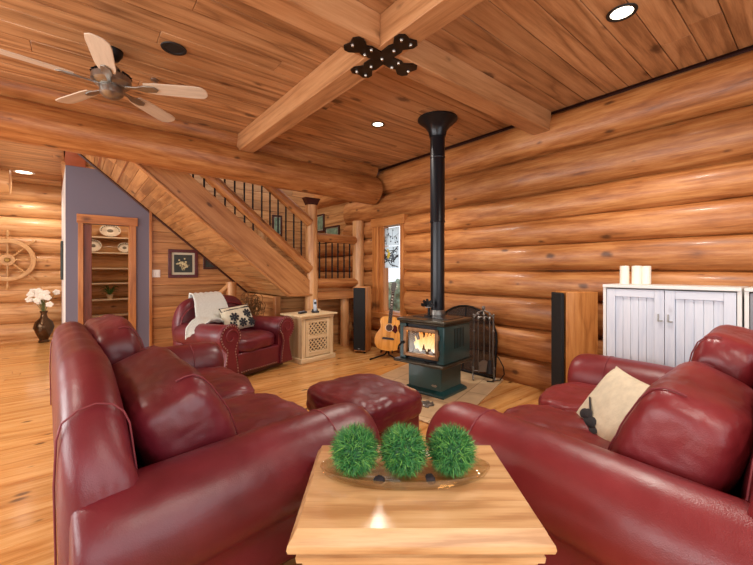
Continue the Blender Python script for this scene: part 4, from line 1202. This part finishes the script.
t = thing('guitar_stand', 'black floor stand under the acoustic guitar', 'guitar stand', (3.47, 4.02, 0), GA)
m_ = MB()
m_.tube([(0, .16, .34), (0, .14, .10), (-.03, .0, .05), (-.22, -.16, .012)], .011, 8); m_.tube([(0, .14, .10), (.03, .0, .05), (.20, -.16, .012)], .011, 8); m_.tube([(0, .14, .12), (0, .24, .012)], .011, 8)
m_.tube([(-.08, .14, .09), (.08, .14, .09)], .010, 8)
for s_ in (-1, 1): m_.tube([(s_ * .08, .14, .09), (s_ * .08, -.03, .086), (s_ * .08, -.035, .12)], .009, 8)
m_.build('stand_frame', M['black'], t)

# ------------------------------------------------------------------ upholstery
def arm_ring(xc, sg, y_, ins, zt, r, bz=.06, inner=.16):
    """closed outline of a rolled arm in the x-z plane; sg = outward side, ins pulls it in for the rounded ends"""
    cz = zt - r
    pts = [(-inner + .02, bz), (-inner, bz + .12), (-inner - .005, cz - .06)]
    for k in range(13):
        a = R(188 - k * 19.5)
        pts.append((r * math.cos(a), cz + r * math.sin(a)))
    pts += [(.045, cz - r * .95), (.05, bz + .10), (.05, bz)]
    mid = Vector((-.02, cz - .02))
    res = []
    for u, v in pts:
        if v > cz - r * 1.2:
            u = mid.x + (u - mid.x) * ins; v = mid.y + (v - mid.y) * ins
        else:
            u = mid.x + (u - mid.x) * (ins * .5 + .5)
        res.append((xc + sg * u, y_, v))
    return res if sg > 0 else res[::-1]

def sofa(label, W, D, loc, rz, n, lm, near, top=.95, cush=None):
    t = thing('leather_sofa', label, 'sofa', loc, rz, 'leather sofas')
    lmat = M[lm]
    aw = .175
    # base under the seats
    m_ = MB(); m_.box((0, .02, .18), (W - .36, D - .16, .24)); m_.build('base', lmat, t, bevel=.03, seg=3)
    for a in (-1, 1):
        for b in (-1, 1):
            m_ = MB(); m_.lathe([(.022, 0), (.034, .04), (.03, .065)], (a * (W / 2 - .2), b * (D / 2 - .12), 0), 14); m_.build('foot', M['dark_frame'], t)
    # arms
    for sg in (-1, 1):
        xc = sg * (W / 2 - aw)
        m_ = MB(); rings = []
        ys = [(-D / 2 - .035, .55), (-D / 2 - .025, .74), (-D / 2, .90), (-D / 2 + .04, .98), (-D / 2 + .10, 1.0)]
        nseg = 14
        for k in range(1, nseg): ys.append((lerp(-D / 2 + .10, D / 2 - .12, k / nseg), 1.0))
        ys += [(D / 2 - .12, 1.0), (D / 2 - .06, .97), (D / 2 - .03, .90), (D / 2 - .02, .80)]
        for y_, ins in ys:
            tt = (y_ + D / 2) / D
            zt = .635 - .02 * tt + .008 * math.sin(tt * 5)
            rings.append(arm_ring(xc, sg, y_, ins, zt, .178))
        m_.loft(rings); ao = m_.build('arm', lmat, t, angle=180, sub=1)
        rg = arm_ring(xc, sg, -D / 2 + .22, 1.006, .635, .178)
        rg = rg if sg > 0 else rg[::-1]
        m_ = MB(); m_.tube(rg[2:18], .0035, 6); m_.build('seam', M['seam'], ao)
    # back
    m_ = MB(); rings = []; N = 30
    def bh(x):
        dd = W / 2 - .105 - abs(x)
        h = .64 + (top - .10 - .64) * sstep(0, .20, dd + .02) + .10 * sstep(.12, .55, dd)
        return h
    for k in range(N + 1):
        x = -(W / 2 - .11) + (W - .22) * k / N
        h = bh(x) + .006 * math.sin(k * 1.9)
        dd = W / 2 - .11 - abs(x)
        ins = .0 if dd > .06 else .035 * (1 - dd / .06)
        yb = D / 2 - ins
        th = .215 - .02 * (1 - sstep(0, .4, dd))
        rr = .085
        ring = [(yb - .01, .10), (yb, .35), (yb + .005, h - .22), (yb, h - rr)]
        for q in range(1, 6):
            a = q * PI / 6; ring.append((yb - rr + rr * math.cos(a), h - rr + rr * math.sin(a)))
        ring += [(yb - 2 * rr - .005, h - rr), (yb - th, max(.50, h - .30)), (yb - th - .02 + ins, .48), (yb - th - .02 + ins, .10)]
        rings.append([(x, a, b) for a, b in ring])
    m_.loft(rings); bo = m_.build('backrest', lmat, t, angle=180, sub=1)
    for sg in (-1, 1):
        k = 2 if sg < 0 else N - 2
        m_ = MB(); m_.tube([(x + sg * .003, a + (.004 if i < 5 else -.004), b + .004 * (3 < i < 11)) for i, (x, a, b) in enumerate(rings[k])][1:12], .0032, 6); m_.build('seam', M['seam'], bo)
    # cushions
    inner = W - 2 * .345
    cw = inner / n
    for k in range(n):
        x = -inner / 2 + cw * (k + .5)
        m_ = MB(); m_.blob((x, -.115, .385), (cw / 2 + .004, D / 2 - .115, .105), k=4.5, n=30, wr=.026, wf=5.5, seed=k * 7.3 + W,
                           warp=lambda w: (w.x, w.y, w.z + (.014 * (1 - (2 * w.x / cw) ** 2) * (1 - (w.y / (D / 2)) ** 2) if w.z > 0 else 0)))
        so = m_.build('seat_cushion', lmat, t, angle=180, sub=1)
    for k in range(n):
        x = -inner / 2 + cw * (k + .5)
        if near < 0: slump = (k == 0)
        else: slump = (k == n - 1)
        if slump:
            c, tl_, hh, th = (x + near * .03, D / 2 - .39, .61), -22, .235, .17
        else:
            c, tl_, hh, th = (x, D / 2 - (.30 if near < 0 else .36), .68), -13, .285, .125
        if cush: c = (c[0] + cush[0], c[1] + cush[1], c[2] + cush[2])
        rm = rotm('X', tl_)
        def wp(w, hh=hh, th=th):
            f = 1 - .10 * max(0, w.z / hh)
            return (w.x * (1.0), w.y * f, w.z)
        m_ = MB(); m_.blob(c, (cw / 2 + .035, th, hh), k=4.8, n=28, wr=.014, wf=5., seed=k * 5.1 + W * 2, rot=rm, warp=wp)
        co = m_.build('back_cushion', lmat, t, angle=180, sub=1)
        for sx in (-.8, .8):
            pts = []
            for q in range(15):
                a = R(-75 + q * 150 / 14)
                # follow the superellipse section at x = sx
                kk = 4.8
                yy, zz = -math.cos(a), math.sin(a)
                rem = (1 - abs(sx) ** kk)
                s_ = (rem / (abs(yy) ** kk + abs(zz) ** kk)) ** (1 / kk)
                w = Vector(wp(Vector((sx * (cw / 2 + .035), yy * s_ * (th + .005), zz * s_ * (hh + .005)))))
                dn = Vector((sx / (cw / 2 + .025), yy * s_ / th, zz * s_ / hh)).normalized()
                q1 = noise.noise(w * 5. + Vector((k * 5.1 + W * 2, (k * 5.1 + W * 2) * 2, 0)))
                q2 = noise.noise(Vector((w.x * 13., w.y * 6., w.z * 11.)) + Vector((k * 5.1 + W * 2, 0, k * 5.1 + W * 2)))
                w += dn * (.014 * q1 + .007 * (abs(q2) - .25))
                pts.append(Vector(c) + rm @ w)
            m_ = MB(); m_.tube(pts, .0032, 6); m_.build('seam', M['seam'], co)
    return t

sofa('long burgundy leather sofa at the left, nearest the open floor', 2.36, 1.09, (.465, 2.40, 0), R(92.5), 2, 'leather', -1)
sofa('red leather sofa at the right, in front of the white cabinets', 1.93, 1.22, (2.20, .585, 0), R(181.5), 2, 'leather_red', 1)

# ottoman
t = thing('leather_ottoman', 'burgundy leather ottoman between the two sofas and the stove', 'ottoman', (1.585, 2.09, 0), R(3))
m_ = MB(); m_.box((0, 0, .19), (.52, .62, .26)); m_.build('base', M['leather'], t, bevel=.03, seg=3)
m_ = MB(); m_.blob((0, 0, .335), (.31, .35, .10), k=5.5, n=30, wr=.016, wf=7, seed=3.3, warp=lambda w: (w.x, w.y, w.z + (.02 * (1 - (w.x / .3) ** 2) * (1 - (w.y / .35) ** 2) if w.z > 0 else 0)))
tp = m_.build('cushion_top', M['leather'], t, angle=180, sub=1)
m_ = MB(); m_.tube([(.30 * math.copysign(abs(math.cos(u)) ** .35, math.cos(u)), .34 * math.copysign(abs(math.sin(u)) ** .35, math.sin(u)), .315) for u in [k * PI / 24 + .01 for k in range(48)]], .004, 6, closed=True); m_.build('seam', M['seam'], tp)
for a in (-1, 1):
    for b in (-1, 1):
        m_ = MB(); m_.lathe([(.022, 0), (.032, .04), (.028, .07)], (a * .2, b * .25, 0), 14); m_.build('foot', M['dark_frame'], t)

# armchair with nailhead trim
ACX, ACY, ACR = 1.56, 4.77, R(21)
t = thing('leather_armchair', 'burgundy leather armchair with nailhead trim and a knit throw, under the stairs', 'armchair', (ACX, ACY, 0), ACR)
W, D = 1.16, .98
m_ = MB(); m_.box((0, -.02, .19), (W - .36, D - .10, .24)); m_.build('base', M['leather'], t, bevel=.02, seg=3)
m_ = MB(); m_.box((0, -.03, .055), (W - .30, D - .20, .05)); m_.build('plinth', M['dark_frame'], t)
def nails(pts, step=.032):
    m_ = MB(); acc = 0
    for a, b in zip(pts[:-1], pts[1:]):
        a = Vector(a); b = Vector(b); d = (b - a).length; u = -acc
        while u + step < d:
            u += step; m_.ball(a + (b - a) * (u / d), .009, 7, 5, sy=.55)
        acc = d - u
    return m_
for sg in (-1, 1):
    xc = sg * (W / 2 - .15)
    m_ = MB(); rings = []
    for y_, ins in ((-D / 2 + .03, .97), (-D / 2 + .035, 1.0), (-D / 2 + .2, 1.0), (-.1, 1.0), (.15, 1.0), (D / 2 - .15, .98), (D / 2 - .08, .9), (D / 2 - .05, .75)):
        rings.append(arm_ring(xc, sg, y_, ins, .655 - .03 * (y_ + D / 2), .135, .06, .12))
    m_.loft(rings); ao = m_.build('arm', M['leather'], t, angle=50)
    # scrolled front facing
    cx_, cz_ = xc + sg * .005, .52
    face = [(cx_ - sg * .115, .07), (cx_ - sg * .10, .20), (cx_ - sg * .065, .34), (cx_ - sg * .10, .44)]
    face += [(cx_ + .145 * sg * math.cos(R(200 - k * 20)), cz_ + .145 * math.sin(R(200 - k * 20))) for k in range(0, 13)]
    face += [(cx_ + sg * .045, .36), (cx_ + sg * .065, .24), (cx_ + sg * .10, .12), (cx_ + sg * .115, .07)]
    m_ = MB(); fp = face if sg < 0 else face[::-1]
    m_.prism(fp, lambda u, v: (u, -D / 2 + .045, v), lambda u, v: (u, -D / 2 + .0, v)); fo = m_.build('arm_front', M['leather'], ao, bevel=.012, seg=3)
    m_ = MB()
    spi = [(cx_ + sg * math.cos(R(200 - k * 24)) * (.105 - .0052 * k), -D / 2 - .004, cz_ + math.sin(R(200 - k * 24)) * (.105 - .0052 * k)) for k in range(17)]
    m_.tube(spi, .007, 6); m_.build('scroll_piping', M['leather_red'], fo)
    loop = [(cx_ + (u - cx_) * .86, -D / 2 - .003, cz_ + (v - cz_) * (.88 if v > .3 else 1.0)) for u, v in face]
    nails(loop).build('nailhead_trim', M['nail'], fo)
m_ = MB(); rings = []; N = 22
for k in range(N + 1):
    x = -(W / 2 - .06) + (W - .12) * k / N
    e_ = abs(x) / (W / 2 - .06)
    h = .60 + .33 * (1 - e_ ** 4.5) ** .5
    yb = D / 2 + .02; rr = .075
    ring = [(yb - .06, .10), (yb - .05, .35), (yb - .02, h - .2), (yb, h - rr)]
    for q in range(1, 6):
        a = q * PI / 6; ring.append((yb - rr + rr * math.cos(a), h - rr + rr * math.sin(a)))
    wr_ = .012 * noise.noise(Vector((x * 9, 0, 3)))
    ring += [(yb - 2 * rr, h - rr), (yb - .20 + wr_ + .06 * e_ ** 3, max(.5, h - .22)), (yb - .24, .46), (yb - .24, .10)]
    rings.append([(x, a, b) for a, b in ring])
m_.loft(rings); bo = m_.build('backrest', M['leather'], t, angle=180, sub=1)
m_ = MB(); m_.tube([(x * .985, a - .02, b - .03) for x, a, b in [rg[9] for rg in rings]], .010, 6); m_.build('back_piping', M['leather_red'], bo)
m_ = MB(); m_.blob((0, -.10, .385), (W / 2 - .24, D / 2 - .11, .105), k=4.2, n=20, wr=.016, wf=7, seed=8.8); m_.build('seat_cushion', M['leather'], t, angle=180, sub=1)
nails([(-(W / 2 - .28), -D / 2 + .025, .095), (W / 2 - .28, -D / 2 + .025, .095)]).build('nailhead_trim', M['nail'], t)

def ac(x, y_, z):
    q = Matrix.Rotation(ACR, 3, 'Z') @ Vector((x, y_, 0)); return (ACX + q.x, ACY + q.y, z)
# knit throw: from behind the back, over the top, down the front and out over the left arm
rows = [[(-.26, .535, .62), (.12, .535, .60)], [(-.28, .535, .84), (.11, .535, .84)], [(-.29, .485, .955), (.10, .485, .955)], [(-.31, .39, .945), (.11, .39, .95)],
        [(-.34, .30, .86), (.12, .305, .84)], [(-.38, .23, .76), (.12, .23, .70)], [(-.43, .15, .695), (.08, .17, .60)], [(-.52, .08, .685), (-.02, .12, .58)], [(-.63, .03, .60), (-.20, .04, .66)], [(-.645, .01, .46), (-.40, -.06, .675)]]
nu, nv = 44, 16
vs = []; fs = []
def crow(u):
    f = u * (len(rows) - 1); i = min(int(f), len(rows) - 2); q = f - i
    return [Vector(rows[i][j]).lerp(Vector(rows[i + 1][j]), q) for j in (0, 1)]
for i in range(nu + 1):
    a, b = crow(i / nu)
    for j in range(nv + 1):
        p = a.lerp(b, j / nv)
        rp = .012 * math.sin(j * 2.1 + i * .12) + .01 * noise.noise(p * 9)
        p += Vector((0, -.012 + rp * .6, .016 + rp * .7))
        vs.append(p)
for i in range(nu):
    for j in range(nv): fs.append((i * (nv + 1) + j, i * (nv + 1) + j + 1, (i + 1) * (nv + 1) + j + 1, (i + 1) * (nv + 1) + j))
m_ = MB(); m_.add(vs, fs)
o = m_.build('knit_throw', M['blanket'], loc=(ACX, ACY, 0), rotz=ACR, angle=180); md = o.modifiers.new('th', 'SOLIDIFY'); md.thickness = .016; md.offset = 1
md = o.modifiers.new('sub', 'SUBSURF'); md.levels = 1; md.render_levels = 1
tag(o, 'grey white knit throw draped over the back and arm of the armchair', 'blanket')

def pillow(name, label, loc, rm, w, h, th, mat, decor=None, group=None):
    t = thing(name, label, 'pillow', loc, 0, group)
    n = 18; m_ = MB(); vs = []; fs = []
    def pz(u, v): return th * max(0, (1 - abs(u) ** 3)) ** .55 * max(0, (1 - abs(v) ** 3)) ** .55
    def pp(u, v): 
        k_ = 1 - .07 * (abs(u) ** 2 * (1 - abs(v)) * 0 + (1 - v * v) * abs(u) ** 4); k2 = 1 - .07 * (1 - u * u) * abs(v) ** 4
        return u * w / 2 * k_, v * h / 2 * k2
    for sg in (1, -1):
        o_ = len(vs)
        for i in range(n + 1):
            for j in range(n + 1):
                u = -1 + 2 * i / n; v = -1 + 2 * j / n; a, b = pp(u, v)
                z = pz(u, v) * (1 + .12 * noise.noise(Vector((u * 2.5, v * 2.5, sg * 3.))))
                vs.append(rm @ Vector((a, -sg * z, b)))
        for i in range(n):
            for j in range(n):
                f = (o_ + i * (n + 1) + j, o_ + (i + 1) * (n + 1) + j, o_ + (i + 1) * (n + 1) + j + 1, o_ + i * (n + 1) + j + 1)
                fs.append(f if sg > 0 else f[::-1])
    m_.add(vs, fs); pb = m_.build('cover', mat, t, angle=180)
    if decor: decor(t, rm, pz, pp, w, h)
    return t
def front(rm, pz, pp, u, v, off=.004):
    a, b = pp(u, v); return rm @ Vector((a, -pz(u, v) * 1.06 - off, b))
def flowers(t, rm, pz, pp, w, h):
    m_ = MB()
    for (u0, v0) in ((-.45, .0), (.45, .12), (0, -.55), (.62, -.6), (-.7, -.65)):
        for q in range(7):
            a = q / 7 * 6.28
            for rr in (.10, .22):
                u, v = u0 + rr * math.cos(a), v0 + rr * math.sin(a) * 1.2
                m_.ball(front(rm, pz, pp, u, v), .017, 8, 5, sy=.3, rot=rm)
        m_.tube([front(rm, pz, pp, u0, v0 - .2 - k * .1) for k in range(4) if abs(v0 - .2 - k * .1) < .95] if v0 > -.4 else [front(rm, pz, pp, u0, v0), front(rm, pz, pp, u0, v0 - .1)], .005, 5)
    m_.build('flower_print', M['pillow_black'], t)
    m_ = MB(); vs = []; fs = []
    for i in range(13):
        u = -.98 + 1.96 * i / 12
        for v in (.62, .98): vs.append(front(rm, pz, pp, u, v, .003))
        for v in (.98, .62): vs.append(front(rm, pz, pp, u, v, -.004))
    for i in range(12):
        for k in range(4): fs.append((i * 4 + k, (i + 1) * 4 + k, (i + 1) * 4 + (k + 1) % 4, i * 4 + (k + 1) % 4))
    m_.add(vs, fs); m_.build('dark_border', M['pillow_black'], t)
pillow('throw_pillow', 'cream throw pillow with black flowers and dark border on the armchair', ac(.10, .05, .645), Matrix.Rotation(ACR, 3, 'Z') @ rotm('Y', -4) @ rotm('X', -26), .46, .33, .075, M['pillow_cream'], flowers)
def leafprint(t, rm, pz, pp, w, h):
    m_ = MB()
    for k in range(5): m_.ball(front(rm, pz, pp, -.3 + .13 * k, -.5 + .1 * (k % 2) - .05 * k), .026, 8, 5, sy=.25, sx=1.6, rot=rm)
    m_.tube([front(rm, pz, pp, -.5, -.1), front(rm, pz, pp, -.2, -.3), front(rm, pz, pp, .2, -.6)], .005, 5); m_.build('leaf_print', M['pillow_black'], t)
pillow('throw_pillow', 'cream throw pillow with a grey leaf print on the right sofa', (2.02, .655, .575), rotm('Z', 224) @ rotm('X', -36), .46, .40, .065, M['pillow_cream'], leafprint)
m_ = MB(); m_.blob((0, 0, .04), (.14, .10, .04), k=2.4, n=14, wr=.03, wf=14, seed=5)
tag(m_.build('folded_cloth', M['cloth_white'], loc=(.50, 3.12, .50), rotz=.4, angle=180), 'crumpled pale cloth on the far end of the left sofa', 'cloth')

# ------------------------------------------------------------------ foreground end table with dish and grass balls
YA = R(-39.2)
F = Vector((math.sin(-YA), math.cos(YA), 0)); Rt = Vector((math.cos(YA), math.sin(YA), 0))
def cam_pt(d, r, z): return tuple(F * d + Rt * r + Vector((0, 0, z)))
TC = cam_pt(1.122, .108, 0)
t = thing('end_table', 'square ash end table in the foreground between the two sofas', 'table', TC, YA)
TW, TD, TZ = .648, .475, .62
m_ = MB()
pw = [.142, .118, .13, .10]
prof = [(-.016, TZ - .052), (-.003, TZ - .050), (.0, TZ - .040), (-.002, TZ - .030), (-.012, TZ - .016), (-.018, TZ - .004), (-.022, TZ)]
def rect(off, z, w=TW, d=TD): return [(-w / 2 - off, -d / 2 - off, z), (w / 2 + off, -d / 2 - off, z), (w / 2 + off, d / 2 + off, z), (-w / 2 - off, d / 2 + off, z)]
nb = 4
edges = [-TD / 2 + .022]
for k in range(nb): edges.append(edges[-1] + (TD - .044) / nb)
m_.rnd = .35
rings = [rect(o_, z) for o_, z in prof]
m_.loft(rings, cap=False); m_.add(rect(-.016, TZ - .052), [(3, 2, 1, 0)])
for k in range(nb):
    m_.rnd = [.35, .75, .2, .6][k]
    x0, x1 = -TW / 2 + .022, TW / 2 - .022
    m_.add([(x0, edges[k], TZ), (x1, edges[k], TZ), (x1, edges[k + 1], TZ), (x0, edges[k + 1], TZ)], [(0, 1, 2, 3)])
m_.build('tabletop', M['table'], t, smooth=True, angle=30)
m_ = MB(); m_.rnd = .6
rings = [rect(-.05, TZ - .11), rect(-.035, TZ - .105), rect(-.03, TZ - .09), rect(-.02, TZ - .085), rect(-.018, TZ - .07), rect(-.03, TZ - .062), rect(-.03, TZ - .05)]
m_.loft(rings); m_.build('moulding', M['table'], t, angle=30)
m_ = MB(); m_.rnd = .4; m_.box((0, 0, TZ - .17), (TW - .10, TD - .10, .13)); m_.build('apron', M['table'], t, bevel=.004)
for a in (-1, 1):
    for b in (-1, 1):
        m_ = MB(); m_.rnd = random.random(); m_.box((a * (TW / 2 - .08), b * (TD / 2 - .08), .25), (.065, .065, .50)); m_.build('leg', M['table'], t, bevel=.005)
m_ = MB(); m_.rnd = .5; m_.box((0, 0, .16), (TW - .13, TD - .13, .025)); m_.build('lower_shelf', M['table'], t, bevel=.004)
# glass dish
DC = cam_pt(1.145, .088, TZ + .0005)
m_ = MB()
a_, b_ = .262, .098
m_.lathe([(.0001, 0.0), (.86, 0.0), (.95, .008), (1.0, .026), (1.0, .031), (.975, .031), (.93, .014), (.85, .006), (.0001, .006)], (0, 0, 0), 56, a_, b_)
tag(m_.build('glass_dish', M['dish'], loc=DC, rotz=YA, angle=60), 'long oval clear glass dish on the foreground end table', 'dish')
GB = []
for k, r_ in enumerate((-.066, .083, .231)):
    c = cam_pt(1.143, r_, TZ + .0068 + .07)
    m_ = MB(); rs = random.Random(30 + k); RB = .074
    m_.rnd = .1; m_.ball((0, 0, 0), RB * .72, 20, 12)
    NB = 2100
    for q in range(NB):
        zz = 1 - 2 * (q + .5) / NB; ph = q * 2.39996 + rs.uniform(-.2, .2); rr = math.sqrt(1 - zz * zz)
        d = Vector((rr * math.cos(ph), rr * math.sin(ph), zz))
        L = RB * rs.uniform(.93, 1.2)
        if d.z < -.8: L = min(L, .0695 / -d.z)
        side = d.cross(Vector((rs.uniform(-1, 1), rs.uniform(-1, 1), rs.uniform(-1, 1)))).normalized()
        d2 = (d + side.cross(d) * rs.uniform(-.28, .28) + side * rs.uniform(-.2, .2)).normalized()
        w_ = rs.uniform(.0011, .0017)
        p0 = d * RB * .68; p1 = d * RB * .82 + d2 * 0; p2 = d2 * L
        if p2.z < -.0695: p2.z = -.0695
        m_.rnd = min(1, max(0, rs.gauss(.5, .24)))
        nrm = d.cross(side)
        m_.add([p0 + side * w_, p0 - side * w_, p1 + side * w_, p1 - side * w_ , p1 + nrm * w_, p2], [(0, 1, 3, 2), (2, 3, 5), (3, 4, 5), (4, 2, 5)])
    tag(m_.build('grass_ball', M['grass'], loc=c, smooth=False), ['green artificial grass ball at the left end of the glass dish', 'green artificial grass ball in the middle of the glass dish', 'green artificial grass ball at the right end of the glass dish'][k], 'ornament', 'grass balls in the glass dish')
for k, (d_, r_) in enumerate(((1.085, .008), (1.09, .158))):
    m_ = MB(); m_.blob((0, 0, .011), (.018, .013, .011), k=2.3, n=8, wr=.004, wf=60, seed=k)
    tag(m_.build('dried_pod', M['pod'], loc=cam_pt(d_, r_, TZ + .007), rotz=k, angle=180), ['dark dried pod in the dish between the left and middle grass balls', 'dark dried pod in the dish between the middle and right grass balls'][k], 'ornament', 'dried pods in the dish')

# ------------------------------------------------------------------ light
wd = bpy.data.worlds.new('sky'); sc.world = wd; wd.use_nodes = True
bg = wd.node_tree.nodes['Background']; bg.inputs['Color'].default_value = (.86, .92, 1, 1); bg.inputs['Strength'].default_value = 1.6
def fill_light(name, loc, rot, sx, sy, e_, c=(1, .97, .93)):
    l = bpy.data.lights.new(name, 'AREA'); l.shape = 'RECTANGLE'; l.size = sx; l.size_y = sy; l.energy = e_; l.color = c
    o = bpy.data.objects.new(name, l); col.objects.link(o); o.location = loc; o.rotation_euler = rot
fill_light('fill_left', (-3.48, 1.5, 1.5), (R(90), 0, R(-90)), 3.2, 1.6, 120)  # unseen area lights in the left openings, added in place of daylight
fill_light('fill_left', (-3.48, 5.1, 1.5), (R(90), 0, R(-90)), 3.2, 1.6, 125)
fill_light('fill_back', (-1.1, -1.68, 1.5), (R(90), 0, 0), 2.4, 2.0, 30)  # unseen area lights behind the camera, added as daylight fill
fill_light('fill_back', (1.6, -1.68, 1.5), (R(90), 0, 0), 2.2, 2.0, 30)
fill_light('stair_fill', (2.0, 5.9, 5.2), (0, 0, 0), 2.0, 1.0, 75)  # area light added under the stairwell roof to brighten it; no window here
l = bpy.data.lights.new('pantry_fill', 'POINT'); l.energy = 26; l.shadow_soft_size = .1; l.color = (1, .85, .66)  # unseen point light added to brighten the pantry
o = bpy.data.objects.new('pantry_fill', l); col.objects.link(o); o.location = (.6, 7.6, 2.5)
l = bpy.data.lights.new('fire_glow', 'POINT'); l.energy = 4; l.shadow_soft_size = .05; l.color = (1, .6, .25)
o = bpy.data.objects.new('fire_glow', l); col.objects.link(o); o.location = (2.84, 2.6, .62)

# ------------------------------------------------------------------ camera
cd = bpy.data.cameras.new('camera'); cam = bpy.data.objects.new('camera', cd); col.objects.link(cam)
cam.location = (0, 0, 1.25); cam.rotation_euler = (R(90), 0, YA)
cd.sensor_width = 36; cd.lens = 370 / 753 * 36; cd.shift_y = -(282.5 - 271) / 753
cd.clip_start = .02
sc.camera = cam
sc.view_settings.view_transform = 'Standard'; sc.view_settings.look = 'None'; sc.view_settings.exposure = .0; sc.view_settings.gamma = 1
sc.view_settings.use_curve_mapping = False
